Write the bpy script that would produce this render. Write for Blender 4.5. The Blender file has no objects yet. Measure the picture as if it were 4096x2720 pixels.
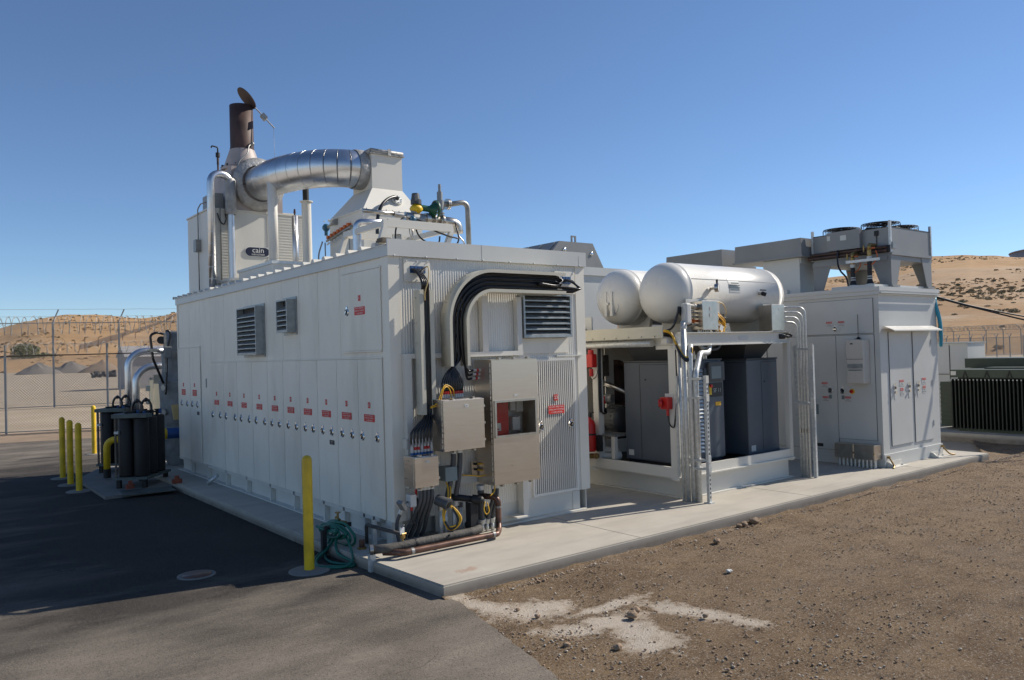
import bpy, bmesh, math, random
from mathutils import Vector, Matrix, noise
random.seed(7)
R=math.radians
scene=bpy.context.scene
COL=scene.collection
# ------------------------------------------------------------------ materials
MATS={}
def mat(name,col,rough=.5,metal=0.,var=.06,scale=3.,bump=0.,bscale=60.,spec=.5,var2=None,stretch=None,dirt=0.):
    m=bpy.data.materials.new(name); m.use_nodes=True
    nt=m.node_tree; b=nt.nodes['Principled BSDF']; L=nt.links.new
    b.inputs['Roughness'].default_value=rough; b.inputs['Metallic'].default_value=metal
    b.inputs['Specular IOR Level'].default_value=spec
    geo=nt.nodes.new('ShaderNodeNewGeometry'); vec=geo.outputs['Position']
    if stretch:
        mp=nt.nodes.new('ShaderNodeMapping'); mp.inputs['Scale'].default_value=stretch
        L(vec,mp.inputs['Vector']); vec=mp.outputs[0]
    n=nt.nodes.new('ShaderNodeTexNoise'); n.inputs['Scale'].default_value=scale; n.inputs['Detail'].default_value=5
    L(vec,n.inputs['Vector'])
    r=nt.nodes.new('ShaderNodeValToRGB')
    c=Vector(col)
    lo=c*(1-var*1.6); hi=c*(1+var) if var2 is None else Vector(var2)
    r.color_ramp.elements[0].position=.32; r.color_ramp.elements[1].position=.68
    r.color_ramp.elements[0].color=(*lo,1); r.color_ramp.elements[1].color=(*hi,1)
    L(n.outputs['Fac'],r.inputs['Fac'])
    out=r.outputs['Color']
    if dirt>0:
        n3=nt.nodes.new('ShaderNodeTexNoise'); n3.inputs['Scale'].default_value=1.3; n3.inputs['Detail'].default_value=9; n3.inputs['Roughness'].default_value=.7
        mp3=nt.nodes.new('ShaderNodeMapping'); mp3.inputs['Scale'].default_value=(1.6,1.6,.35); L(geo.outputs['Position'],mp3.inputs['Vector']); L(mp3.outputs[0],n3.inputs['Vector'])
        r3=nt.nodes.new('ShaderNodeValToRGB'); r3.color_ramp.elements[0].position=.5; r3.color_ramp.elements[1].position=.8
        r3.color_ramp.elements[0].color=(0,0,0,1); r3.color_ramp.elements[1].color=(dirt,dirt,dirt,1)
        L(n3.outputs['Fac'],r3.inputs['Fac'])
        mx=nt.nodes.new('ShaderNodeMixRGB'); mx.inputs['Color2'].default_value=(.21,.18,.13,1)
        L(r3.outputs['Color'],mx.inputs['Fac']); L(out,mx.inputs['Color1']); out=mx.outputs[0]
    L(out,b.inputs['Base Color'])
    rr=nt.nodes.new('ShaderNodeMapRange'); rr.inputs['To Min'].default_value=max(0,rough-.07); rr.inputs['To Max'].default_value=min(1,rough+.07)
    L(n.outputs['Fac'],rr.inputs['Value']); L(rr.outputs[0],b.inputs['Roughness'])
    if bump>0:
        n2=nt.nodes.new('ShaderNodeTexNoise'); n2.inputs['Scale'].default_value=bscale; n2.inputs['Detail'].default_value=4
        L(vec,n2.inputs['Vector'])
        bp=nt.nodes.new('ShaderNodeBump'); bp.inputs['Strength'].default_value=bump; bp.inputs['Distance'].default_value=.02
        L(n2.outputs['Fac'],bp.inputs['Height']); L(bp.outputs[0],b.inputs['Normal'])
    MATS[name]=m; return m
WHITE=mat('cream_white_paint',(.66,.635,.565),.45,var=.03,scale=1.2,dirt=.10)
RIB=mat('ribbed_wall_paint',(.74,.715,.645),.4,var=.03,scale=1.2,dirt=.12)
SMOOTH=mat('wall_door_paint',(.80,.755,.645),.45,var=.04,scale=1.,dirt=.3)
SWG=mat('light_grey_paint',(.585,.585,.55),.4,var=.04,scale=1.4,dirt=.10)
HOODG=mat('mid_grey_paint',(.255,.255,.245),.45,var=.06,scale=2,dirt=.08)
TANKW=mat('tank_gloss_white',(.74,.715,.645),.28,var=.025,scale=1.5)
BEIGE=mat('beige_paint',(.55,.52,.42),.5,var=.04,dirt=.1)
ACB=mat('air_conditioner_beige',(.56,.53,.47),.5,var=.03)
GALV=mat('galvanised_steel',(.60,.61,.59),.45,.45,var=.10,scale=28)
ALU=mat('aluminium_cladding',(.66,.665,.67),.33,1.,var=.05,scale=5,bump=.06,bscale=9)
STEEL=mat('stainless_brushed',(.64,.565,.48),.30,.95,var=.025,scale=5,stretch=(1,1,9))
STEEL2=mat('stainless_pipe',(.52,.49,.44),.33,1.,var=.08,scale=12)
BLANK=mat('silver_insulation_blanket',(.36,.355,.34),.55,.35,var=.16,scale=9,bump=.9,bscale=16)
VBLANK=mat('grey_insulation_blanket',(.21,.22,.22),.75,0,var=.16,scale=6,bump=1.,bscale=9)
BLACK=mat('black_cable_rubber',(.012,.012,.014),.3,var=.2)
MATBLK=mat('matte_black',(.014,.014,.015),.6,var=.2)
DARKM=mat('dark_machine_grey',(.065,.07,.073),.5,var=.08,scale=4)
DARKM2=mat('compressor_grey',(.085,.102,.124),.42,var=.06,scale=3,dirt=.06)
REDP=mat('red_enamel',(.50,.018,.015),.35,var=.08)
SIGNR=mat('sign_red',(.62,.028,.02),.5,var=.08)
SIGNW=mat('sign_white',(.74,.74,.70),.5,var=.02)
SIGNK=mat('sign_black',(.02,.02,.022),.5)
SIGNB=mat('sign_navy',(.012,.016,.045),.4)
YEL=mat('yellow_bollard_paint',(.76,.49,.012),.5,var=.12,scale=7,dirt=.3)
YELC=mat('yellow_cable',(.72,.40,.02),.45,var=.06)
CREAMC=mat('cream_wire',(.62,.45,.2),.5)
COPPER=mat('weathered_copper_pipe',(.135,.07,.048),.42,.35,var=.35,scale=9)
INSUL=mat('dark_pipe_insulation',(.085,.078,.068),.8,var=.3,scale=9,bump=.4,bscale=40)
RUST=mat('rusty_stack_steel',(.075,.043,.034),.62,.2,var=.3,scale=3.5)
PINKST=mat('primer_stained_steel',(.40,.345,.32),.6,.1,var=.12,scale=3)
FLEX=mat('grey_flexible_conduit',(.075,.08,.085),.5,var=.1,scale=14)
LOUV=mat('galvanised_louver',(.36,.385,.385),.4,.5,var=.12,scale=12)
LDARK=mat('louver_mesh_dark',(.03,.031,.033),.7)
BLUEG=mat('blue_gland_block',(.02,.09,.24),.5,var=.2,scale=30)
TEAL=mat('blue_instrument',(.02,.10,.17),.4,var=.12)
GREENW=mat('green_handwheel',(.012,.09,.045),.4,var=.2)
HOSE=mat('green_hose',(.008,.14,.095),.38,var=.12)
BRASS=mat('brass_fitting',(.36,.24,.09),.4,.8,var=.2,scale=20)
CHROME=mat('chrome_latch',(.72,.72,.70),.14,1.,var=.04)
TGREEN=mat('transformer_green',(.036,.056,.036),.5,var=.12,scale=5)
TDARK=mat('transformer_fin_green',(.012,.019,.013),.6,var=.2,scale=8)
VESS=mat('black_vessel_paint',(.013,.0105,.009),.6,var=.25,scale=5)
VESST=mat('greygreen_steel_top',(.095,.115,.105),.6,var=.2,scale=6)
ORANGE=mat('orange_valve_handle',(.55,.12,.02),.5)
GREYB=mat('greyblue_box_paint',(.17,.215,.22),.45,var=.05)
BROWNP=mat('brown_coil_pipe',(.085,.047,.036),.6,var=.3,scale=8)
GREYP=mat('plain_pipe_steel',(.30,.30,.285),.45,.5,var=.15,scale=10)
WOOD=mat('weathered_wood',(.14,.11,.08),.8,var=.25,scale=9)
REDBRICK=mat('red_block',(.25,.06,.03),.7,var=.2,scale=9)
BLUEF=mat('blue_fitting',(.01,.07,.24),.4,var=.15)
CYAN=mat('cyan_cable',(.02,.28,.40),.5)
FENCEM=mat('fence_galvanised',(.30,.31,.31),.5,.5,var=.1)
FENCEW=mat('fence_wire',(.34,.32,.29),.5,.4,var=.1)
RAZOR=mat('razor_wire_steel',(.36,.34,.31),.5,.5,var=.15,scale=3)
SHEDM=mat('shed_metal',(.33,.31,.30),.6,var=.1)
ROCKM=mat('rock_brown_grey',(.29,.205,.135),.9,var=.16,scale=2.7,bump=.5,bscale=50)
GLAND=mat('white_cable_gland',(.55,.53,.49),.4,var=.1)
LBL=mat('white_label',(.585,.585,.55),.5,var=.03)
def glassmat():
    m=bpy.data.materials.new('cabinet_window_glass'); m.use_nodes=True; nt=m.node_tree
    b=nt.nodes['Principled BSDF']
    b.inputs['Base Color'].default_value=(.75,.76,.75,1); b.inputs['Roughness'].default_value=.02
    b.inputs['Transmission Weight'].default_value=1; b.inputs['IOR'].default_value=1.25
    return m
GLASS=glassmat()
# ------------------------------------------------------------------ mesh builder
def frame(d):
    d=Vector(d).normalized(); a=Vector((0,0,1)) if abs(d.z)<.9 else Vector((1,0,0))
    u=d.cross(a).normalized(); v=d.cross(u).normalized(); return u,v,d
def bend(pts,rad,n=6):
    P=[Vector(p) for p in pts]; out=[P[0]]
    for i in range(1,len(P)-1):
        a,b,c=P[i-1],P[i],P[i+1]; d1=(a-b); d2=(c-b); l1,l2=d1.length,d2.length; d1.normalize(); d2.normalize()
        ang=d1.angle(d2,3.14159)
        if ang>3.1: continue
        t=min(rad/math.tan(ang/2),l1*.49 if i>1 else l1*.98,l2*.49 if i<len(P)-2 else l2*.98); rr=t*math.tan(ang/2)
        c0=b+(d1+d2).normalized()*(rr/math.sin(ang/2)); s=b+d1*t-c0; e=b+d2*t-c0
        tot=s.angle(e)
        for k in range(n+1):
            f=k/n
            out.append(c0+(s*math.sin((1-f)*tot)+e*math.sin(f*tot))/math.sin(tot))
    out.append(P[-1]); return out
def spline(pts,n=8):
    P=[Vector(p) for p in pts]; P=[P[0]*2-P[1]]+P+[P[-1]*2-P[-2]]; out=[]
    for i in range(1,len(P)-2):
        a,b,c,d=P[i-1:i+3]
        for k in range(n):
            t=k/n; out.append(.5*((2*b)+(c-a)*t+(2*a-5*b+4*c-d)*t*t+(3*b-a-3*c+d)*t**3))
    out.append(P[-2]); return out
TXT={}
def textgeo(s,bold=False):
    if s in TXT: return TXT[s]
    cu=bpy.data.curves.new('lettering','FONT'); cu.body=s; cu.align_x='CENTER'; cu.align_y='CENTER'; cu.resolution_u=2
    ob=bpy.data.objects.new('lettering',cu); COL.objects.link(ob)
    dg=bpy.context.evaluated_depsgraph_get(); me=bpy.data.meshes.new_from_object(ob.evaluated_get(dg))
    g=([v.co.copy() for v in me.vertices],[tuple(p.vertices) for p in me.polygons])
    bpy.data.objects.remove(ob); bpy.data.curves.remove(cu); bpy.data.meshes.remove(me); TXT[s]=g; return g
FACE={'F':((1,0,0),(0,0,1),(0,-1,0)),'L':((0,-1,0),(0,0,1),(-1,0,0))}
class MB:
    def __init__(s): s.bm=bmesh.new(); s.mi=0
    def _v(s,c): return s.bm.verts.new(c)
    def _f(s,vs,sm=False):
        try: f=s.bm.faces.new(vs)
        except ValueError: return
        f.material_index=s.mi; f.smooth=sm; return f
    def hexa(s,P):
        v=[s._v(p) for p in P]
        for q in ((0,3,2,1),(4,5,6,7),(0,1,5,4),(1,2,6,5),(2,3,7,6),(3,0,4,7)): s._f([v[i] for i in q])
        return s
    def box(s,a,b,bev=0):
        x0,x1=sorted((a[0],b[0])); y0,y1=sorted((a[1],b[1])); z0,z1=sorted((a[2],b[2]))
        if bev>0:
            t=bmesh.new(); bmesh.ops.create_cube(t,size=1)
            for v in t.verts: v.co=Vector(((x0+x1)/2+v.co.x*(x1-x0),(y0+y1)/2+v.co.y*(y1-y0),(z0+z1)/2+v.co.z*(z1-z0)))
            bmesh.ops.bevel(t,geom=list(t.edges),offset=bev,segments=2,affect='EDGES',profile=.5)
            mp={v:s._v(v.co) for v in t.verts}
            for f in t.faces: s._f([mp[v] for v in f.verts])
            t.free(); return s
        return s.hexa([(x0,y0,z0),(x1,y0,z0),(x1,y1,z0),(x0,y1,z0),(x0,y0,z1),(x1,y0,z1),(x1,y1,z1),(x0,y1,z1)])
    def bar(s,p0,p1,w,h,up=(0,0,1)):
        p0,p1=Vector(p0),Vector(p1); d=(p1-p0).normalized(); u=d.cross(Vector(up)); 
        if u.length<.01: u=d.cross(Vector((1,0,0)))
        u.normalize(); v=u.cross(d).normalized(); u=u*w/2; v=v*h/2
        return s.hexa([p0-u-v,p0+u-v,p1+u-v,p1-u-v,p0-u+v,p0+u+v,p1+u+v,p1-u+v])
    def prism(s,poly,ax,c0,c1):
        n=len(poly)
        def mk(c):
            o=[]
            for a,b in poly: o.append(s._v((c,a,b) if ax=='x' else (a,c,b) if ax=='y' else (a,b,c)))
            return o
        A,B=mk(c0),mk(c1); s._f(A[::-1]); s._f(B)
        for i in range(n): s._f([A[i],A[(i+1)%n],B[(i+1)%n],B[i]])
        return s
    def ring(s,p,u,v,r,seg,r2=None): return [s._v(p+u*math.cos(2*math.pi*k/seg)*r+v*math.sin(2*math.pi*k/seg)*(r2 or r)) for k in range(seg)]
    def cyl(s,p0,p1,r,r2=None,seg=16,cap=True,sm=True):
        p0,p1=Vector(p0),Vector(p1); u,v,d=frame(p1-p0); r2=r if r2 is None else r2
        A=s.ring(p0,u,v,r,seg); B=s.ring(p1,u,v,r2,seg)
        for k in range(seg): s._f([A[k],A[(k+1)%seg],B[(k+1)%seg],B[k]],sm)
        if cap:
            s._f(s.ring(p0,u,v,r,seg)[::-1]); s._f(s.ring(p1,u,v,r2,seg))
        return s
    def tube(s,pts,r,seg=8,closed=False,cap=True):
        P=[Vector(p) for p in pts]; n=len(P); rings=[]
        t0=(P[1]-P[0]).normalized(); u,v,_=frame(t0)
        for i in range(n):
            if closed: t=(P[(i+1)%n]-P[i-1])
            else: t=(P[min(i+1,n-1)]-P[max(i-1,0)])
            if t.length<1e-9: t=t0.copy()
            t.normalize(); q=t0.rotation_difference(t); u=q@u; v=q@v; t0=t
            rad=r[i] if isinstance(r,(list,tuple)) else r
            rings.append(s.ring(P[i],u,v,rad,seg))
        for i in range(n if closed else n-1):
            A,B=rings[i],rings[(i+1)%n]
            for k in range(seg): s._f([A[k],A[(k+1)%seg],B[(k+1)%seg],B[k]],True)
        if cap and not closed: s._f(rings[0][::-1]); s._f(rings[-1])
        return s
    def lathe(s,prof,o,ax=(0,0,1),seg=24):
        o=Vector(o); u,v,d=frame(ax); rs=[]
        for r,h in prof:
            c=o+d*h
            rs.append([s._v(c)] if r<1e-6 else s.ring(c,u,v,r,seg))
        for A,B in zip(rs,rs[1:]):
            for k in range(seg):
                a,b=(A[k],A[(k+1)%seg]) if len(A)>1 else (A[0],None); c,e=(B[k],B[(k+1)%seg]) if len(B)>1 else (B[0],None)
                if b is None and e is None: continue
                if b is None: s._f([a,e,c],True)
                elif e is None: s._f([a,b,c],True)
                else: s._f([a,b,e,c],True)
        return s
    def sphere(s,c,r,seg=12,sc=(1,1,1)):
        n=seg//2; pr=[]
        c=Vector(c); rs=[]
        for i in range(n+1):
            t=math.pi*i/n; rr=math.sin(t)*r
            if i in (0,n): rs.append([s._v(c+Vector((0,0,-math.cos(t)*r*sc[2])))])
            else: rs.append([s._v(c+Vector((math.cos(2*math.pi*k/seg)*rr*sc[0],math.sin(2*math.pi*k/seg)*rr*sc[1],-math.cos(t)*r*sc[2]))) for k in range(seg)])
        for A,B in zip(rs,rs[1:]):
            for k in range(seg):
                if len(A)==1: s._f([A[0],B[(k+1)%seg],B[k]],True)
                elif len(B)==1: s._f([A[k],A[(k+1)%seg],B[0]],True)
                else: s._f([A[k],A[(k+1)%seg],B[(k+1)%seg],B[k]],True)
        return s
    def text(s,st,size,c,face='F',sx=1):
        V,F=textgeo(st); X,Y,N=[Vector(a) for a in FACE[face]]; c=Vector(c)
        vs=[s._v(c+X*p.x*size*sx+Y*p.y*size) for p in V]
        for f in F: s._f([vs[i] for i in f])
        return s
    def build(s,name,mats,parent=None,rec=True):
        if rec: bmesh.ops.recalc_face_normals(s.bm,faces=s.bm.faces)
        me=bpy.data.meshes.new(name)
        if parent is not None:
            off=WLOC[parent.name]
            for v in s.bm.verts: v.co-=off
        elif getattr(s,'org',None) is not None:
            for v in s.bm.verts: v.co-=s.org
        s.bm.to_mesh(me); s.bm.free()
        for m in (mats if isinstance(mats,(list,tuple)) else [mats]): me.materials.append(m)
        o=bpy.data.objects.new(name,me); COL.objects.link(o)
        if parent is not None: o.parent=parent; WLOC[o.name]=WLOC[parent.name]
        else:
            o.location=getattr(s,'org',None) or (0,0,0); WLOC[o.name]=Vector(o.location)
        return o
WLOC={}
def tag(o,label=None,cat=None,group=None,kind=None):
    if label: o['label']=label
    if cat: o['category']=cat
    if group: o['group']=group
    if kind: o['kind']=kind
    return o
def thing(name,loc,label,cat,group=None):
    o=bpy.data.objects.new(name,None); COL.objects.link(o); o.location=loc; o.empty_display_size=.1
    WLOC[o.name]=Vector(loc); return tag(o,label,cat,group)
def solo(m,name,mats,org,label,cat,group=None):
    m.org=Vector(org); return tag(m.build(name,mats),label,cat,group)
def dup(root,loc,label=None):
    r=root.copy(); COL.objects.link(r); r.location=loc
    if label: r['label']=label
    for ch in root.children:
        c=ch.copy(); COL.objects.link(c); c.parent=r
        for g in ch.children:
            d=g.copy(); COL.objects.link(d); d.parent=c
    return r
def plate(parent,name,c,w,h,face,bg,lines=None,fg=None,size=.02,th=.004,gap=1.25,sx=1):
    X,Y,N=[Vector(a) for a in FACE[face]]; c=Vector(c); m=MB()
    p=[c-X*w/2-Y*h/2,c+X*w/2-Y*h/2,c+X*w/2+Y*h/2,c-X*w/2+Y*h/2]
    m.hexa(p+[q+N*th for q in p])
    if lines:
        m.mi=1; k=len(lines)
        for i,l in enumerate(lines): m.text(l,size,c+N*(th+.0015)+Y*((k-1)/2-i)*size*gap,face,sx)
    return m.build(name,[bg]+([fg] if lines else []),parent)
# ------------------------------------------------------------------ camera, sun, sky
def setup():
    cd=bpy.data.cameras.new('camera'); co=bpy.data.objects.new('camera',cd); COL.objects.link(co)
    yw,p,r=CAMA
    f=Vector((math.sin(yw)*math.cos(p),math.cos(yw)*math.cos(p),math.sin(p))); rt=Vector((math.cos(yw),-math.sin(yw),0)); up=rt.cross(f)
    r2=rt*math.cos(r)+up*math.sin(r); u2=up*math.cos(r)-rt*math.sin(r)
    co.matrix_world=Matrix(((r2.x,u2.x,-f.x,CAMP[0]),(r2.y,u2.y,-f.y,CAMP[1]),(r2.z,u2.z,-f.z,CAMP[2]),(0,0,0,1)))
    cd.sensor_width=36; cd.lens=CAMF/2361*36; cd.clip_end=4000; cd.clip_start=.05
    scene.camera=co
    el=R(38.); az=R(12.)
    sl=bpy.data.lights.new('sun','SUN'); sl.energy=4.9; sl.angle=R(.53); sl.color=(1,.925,.82)
    so=bpy.data.objects.new('sun',sl); COL.objects.link(so)
    d=Vector((math.cos(el)*math.cos(az),-math.cos(el)*math.sin(az),math.sin(el)))
    so.rotation_euler=d.to_track_quat('Z','Y').to_euler(); so.location=(30,-6,25)
    w=bpy.data.worlds.new('World'); scene.world=w; w.use_nodes=True; nt=w.node_tree
    sk=nt.nodes.new('ShaderNodeTexSky'); sk.sky_type='NISHITA'; sk.sun_disc=False; sk.sun_elevation=el; sk.sun_rotation=R(90)+az
    sk.altitude=2000; sk.air_density=1.; sk.dust_density=0.; sk.ozone_density=5.
    nt.links.new(sk.outputs[0],nt.nodes['Background'].inputs[0]); nt.nodes['Background'].inputs[1].default_value=.106
    vs=scene.view_settings; vs.view_transform='Standard'; vs.look='None'; vs.exposure=.22; vs.gamma=1
CAMP=(-3.8257,-6.9092,1.884); CAMA=(.6596,.0151,-.0294); CAMF=1812.157
setup()
# ------------------------------------------------------------------ setting
def groundmat(name,base,alt,stone,scale,bump,rough=.95,extra=None):
    m=bpy.data.materials.new(name); m.use_nodes=True; nt=m.node_tree; L=nt.links.new; b=nt.nodes['Principled BSDF']
    b.inputs['Roughness'].default_value=rough; b.inputs['Specular IOR Level'].default_value=.25
    pos=nt.nodes.new('ShaderNodeNewGeometry').outputs['Position']
    def nz(s,det=8,ro=.6,vec=pos):
        n=nt.nodes.new('ShaderNodeTexNoise'); n.inputs['Scale'].default_value=s; n.inputs['Detail'].default_value=det; n.inputs['Roughness'].default_value=ro; L(vec,n.inputs['Vector']); return n.outputs['Fac']
    def ramp(f,a,c,lo=(0,0,0),hi=(1,1,1)):
        r=nt.nodes.new('ShaderNodeValToRGB'); r.color_ramp.elements[0].position=a; r.color_ramp.elements[1].position=c
        r.color_ramp.elements[0].color=(*lo,1); r.color_ramp.elements[1].color=(*hi,1); L(f,r.inputs['Fac']); return r.outputs['Color']
    def mix(f,a,c):
        x=nt.nodes.new('ShaderNodeMixRGB'); 
        for i,v in ((0,f),(1,a),(2,c)):
            if isinstance(v,(tuple,list)): x.inputs[i].default_value=(*v,1)
            elif isinstance(v,float): x.inputs[i].default_value=v
            else: L(v,x.inputs[i])
        return x.outputs[0]
    col=mix(ramp(nz(scale),.38,.64),base,alt)
    col=mix(ramp(nz(scale*38,3,.7),.56,.70),col,stone)
    if extra: col=extra(nt,L,pos,nz,ramp,mix,col)
    L(col,b.inputs['Base Color'])
    bp=nt.nodes.new('ShaderNodeBump'); bp.inputs['Strength'].default_value=bump; bp.inputs['Distance'].default_value=.03
    L(nz(scale*30,6,.75),bp.inputs['Height']); L(bp.outputs[0],b.inputs['Normal'])
    return m
def radial(nt,L,pos,c,rx,ry,rot=0):
    mp=nt.nodes.new('ShaderNodeMapping'); mp.vector_type='TEXTURE'; mp.inputs['Location'].default_value=(c[0],c[1],0); mp.inputs['Rotation'].default_value=(0,0,rot); mp.inputs['Scale'].default_value=(rx,ry,1e6)
    L(pos,mp.inputs['Vector'])
    d=nt.nodes.new('ShaderNodeVectorMath'); d.operation='LENGTH'; L(mp.outputs[0],d.inputs[0]); return d.outputs['Value']
def math2(nt,L,op,a,b):
    n=nt.nodes.new('ShaderNodeMath'); n.operation=op
    for i,v in enumerate((a,b)):
        if isinstance(v,(int,float)): n.inputs[i].default_value=v
        else: L(v,n.inputs[i])
    return n.outputs[0]
def powder(nt,L,pos,nz,ramp,mix,col):
    mt=nt.nodes.new('ShaderNodeMapping'); mt.inputs['Rotation'].default_value=(0,0,.28); mt.inputs['Scale'].default_value=(.22,2.6,1); L(pos,mt.inputs['Vector'])
    col=mix(math2(nt,L,'MULTIPLY',ramp(nz(1.5,6,.6,mt.outputs[0]),.50,.62),.38),col,(.28,.20,.125))
    # patchy damp and dry soil, gritty specks, then a chalky white spill, all fixed to the ground
    col=mix(math2(nt,L,'MULTIPLY',ramp(nz(.8,8,.7),.48,.62),.5),col,(.235,.175,.122))
    col=mix(math2(nt,L,'MULTIPLY',ramp(nz(7,7,.75),.54,.66),.55),col,(.085,.06,.04))
    col=mix(math2(nt,L,'MULTIPLY',ramp(nz(60,2,.6),.58,.63),.8),col,(.40,.34,.27))
    col=mix(math2(nt,L,'MULTIPLY',ramp(nz(42,3,.6),.58,.64),.75),col,(.055,.04,.028))
    first=True
    for c,rx,ry,rot in (((-.19,-1.85),.13,.36,.35),((.0,-2.12),.36,.19,-.1),((.55,-2.42),.38,.07,0),((.30,-2.72),.34,.16,.1),((.26,-2.98),.19,.38,-.2),((.13,-3.2),.17,.15,0),((.90,-3.0),.12,.46,.22),((-.05,-2.66),.26,.12,-.5)):
        v=radial(nt,L,pos,c,rx,ry,rot)
        v=math2(nt,L,'SUBTRACT',1.25,v)
        if first: s=v; first=False
        else: s=math2(nt,L,'MAXIMUM',s,v)
    n=nz(5.5,12,.8); s=math2(nt,L,'ADD',s,math2(nt,L,'MULTIPLY',math2(nt,L,'SUBTRACT',n,.5),4.6))
    f=ramp(s,.05,.8)
    col=mix(math2(nt,L,'MULTIPLY',ramp(nz(30,8,.9),.28,.47),f),col,(.86,.81,.73))
    t=ramp(s,-1.2,.4); col=mix(math2(nt,L,'MULTIPLY',ramp(nz(90,3,.7),.60,.68),.55),col,(.05,.04,.03)); return mix(math2(nt,L,'MULTIPLY',t,.62),col,(.46,.36,.255))
DIRT=groundmat('dirt_soil',(.165,.106,.058),(.265,.18,.10),(.30,.25,.195),2.6,1.,extra=powder)
def dustfn(nt,L,pos,nz,ramp,mix,col):
    sx=nt.nodes.new('ShaderNodeSeparateXYZ'); L(pos,sx.inputs[0])
    # dusty tan film tracked over the fresh asphalt, heaviest at the near entrance and by the far lot
    a=nt.nodes.new('ShaderNodeMapRange'); a.inputs['From Min'].default_value=.9; a.inputs['From Max'].default_value=-1.2; L(sx.outputs['Y'],a.inputs['Value'])
    c=nt.nodes.new('ShaderNodeMapRange'); c.inputs['From Min'].default_value=9.5; c.inputs['From Max'].default_value=13; L(sx.outputs['Y'],c.inputs['Value'])
    e=nt.nodes.new('ShaderNodeMapRange'); e.inputs['From Min'].default_value=-1.9; e.inputs['From Max'].default_value=-3.2; e.inputs['To Max'].default_value=.6; L(sx.outputs['X'],e.inputs['Value'])
    s=math2(nt,L,'MAXIMUM',math2(nt,L,'MAXIMUM',a.outputs[0],c.outputs[0]),e.outputs[0])
    mp=nt.nodes.new('ShaderNodeMapping'); mp.inputs['Rotation'].default_value=(0,0,.35); mp.inputs['Scale'].default_value=(.55,1.5,1); L(pos,mp.inputs['Vector'])
    n=nz(1.15,9,.62,mp.outputs[0]); f=math2(nt,L,'ADD',math2(nt,L,'MULTIPLY',s,.62),math2(nt,L,'MULTIPLY',math2(nt,L,'SUBTRACT',n,.5),1.5))
    f=ramp(f,.16,.80); col=mix(f,col,(.205,.175,.14))
    k=ramp(nz(5.5,6,.7,mp.outputs[0]),.60,.74); col=mix(math2(nt,L,'MULTIPLY',math2(nt,L,'MULTIPLY',k,s),.35),col,(.33,.27,.20))
    vo=nt.nodes.new('ShaderNodeTexVoronoi'); vo.feature='DISTANCE_TO_EDGE'; vo.inputs['Scale'].default_value=.75
    w=nt.nodes.new('ShaderNodeTexNoise'); w.inputs['Scale'].default_value=1.7; w.inputs['Detail'].default_value=6; L(pos,w.inputs['Vector'])
    va=nt.nodes.new('ShaderNodeVectorMath'); va.operation='MULTIPLY_ADD'; L(w.outputs['Color'],va.inputs[0]); va.inputs[1].default_value=(1.1,1.1,0); L(pos,va.inputs[2]); L(va.outputs[0],vo.inputs['Vector'])
    ck=math2(nt,L,'MULTIPLY',math2(nt,L,'SUBTRACT',1,ramp(vo.outputs['Distance'],.001,.010)),ramp(nz(.9,3,.5),.50,.60)); col=mix(math2(nt,L,'MULTIPLY',ck,.75),col,(.022,.019,.016))
    col=mix(math2(nt,L,'MULTIPLY',math2(nt,L,'MULTIPLY',ramp(nz(.55,7,.65),.46,.60),s),.55),col,(.072,.058,.046))
    # gritty speckle
    col=mix(math2(nt,L,'MULTIPLY',ramp(nz(130,2,.6),.59,.65),.55),col,(.36,.32,.27))
    return mix(math2(nt,L,'MULTIPLY',ramp(nz(95,2,.6),.57,.64),.6),col,(.03,.027,.024))
ASPH=groundmat('asphalt_surface',(.026,.0215,.0175),(.034,.029,.024),(.04,.039,.037),1.1,.35,.93,extra=dustfn)
def stainfn(nt,L,pos,nz,ramp,mix,col):
    # slab edge mixed browner and darker towards its foot
    sz=nt.nodes.new('ShaderNodeSeparateXYZ'); L(pos,sz.inputs[0])
    mr=nt.nodes.new('ShaderNodeMapRange'); mr.inputs['From Min'].default_value=-.012; mr.inputs['From Max'].default_value=-.075; L(sz.outputs['Z'],mr.inputs['Value'])
    col=mix(math2(nt,L,'MULTIPLY',mr.outputs[0],math2(nt,L,'ADD',math2(nt,L,'MULTIPLY',nz(9,6,.7),.7),.45)),col,(.17,.14,.11))
    s=math2(nt,L,'SUBTRACT',1.3,radial(nt,L,pos,(.03,-1.2),.2,.08,.2)); s=math2(nt,L,'ADD',s,math2(nt,L,'MULTIPLY',math2(nt,L,'SUBTRACT',nz(14,6,.7),.5),3.))
    col=mix(math2(nt,L,'MULTIPLY',ramp(s,.5,1.1),.55),col,(.30,.15,.09))
    mp=nt.nodes.new('ShaderNodeMapping'); mp.inputs['Scale'].default_value=(.7,3,1); L(pos,mp.inputs['Vector'])
    return mix(math2(nt,L,'MULTIPLY',ramp(nz(1.6,8,.6,mp.outputs[0]),.46,.70),.55),col,(.31,.285,.25))
CONC=groundmat('concrete_surface',(.41,.375,.315),(.46,.425,.36),(.44,.405,.34),1.4,.07,.85,extra=stainfn)
DCONC=groundmat('dusty_dark_concrete',(.20,.185,.165),(.25,.23,.205),(.28,.26,.23),1.6,.1)
GRAV=groundmat('gravel_yard_surface',(.345,.275,.19),(.42,.34,.245),(.44,.38,.31),.35,.3)
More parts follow.
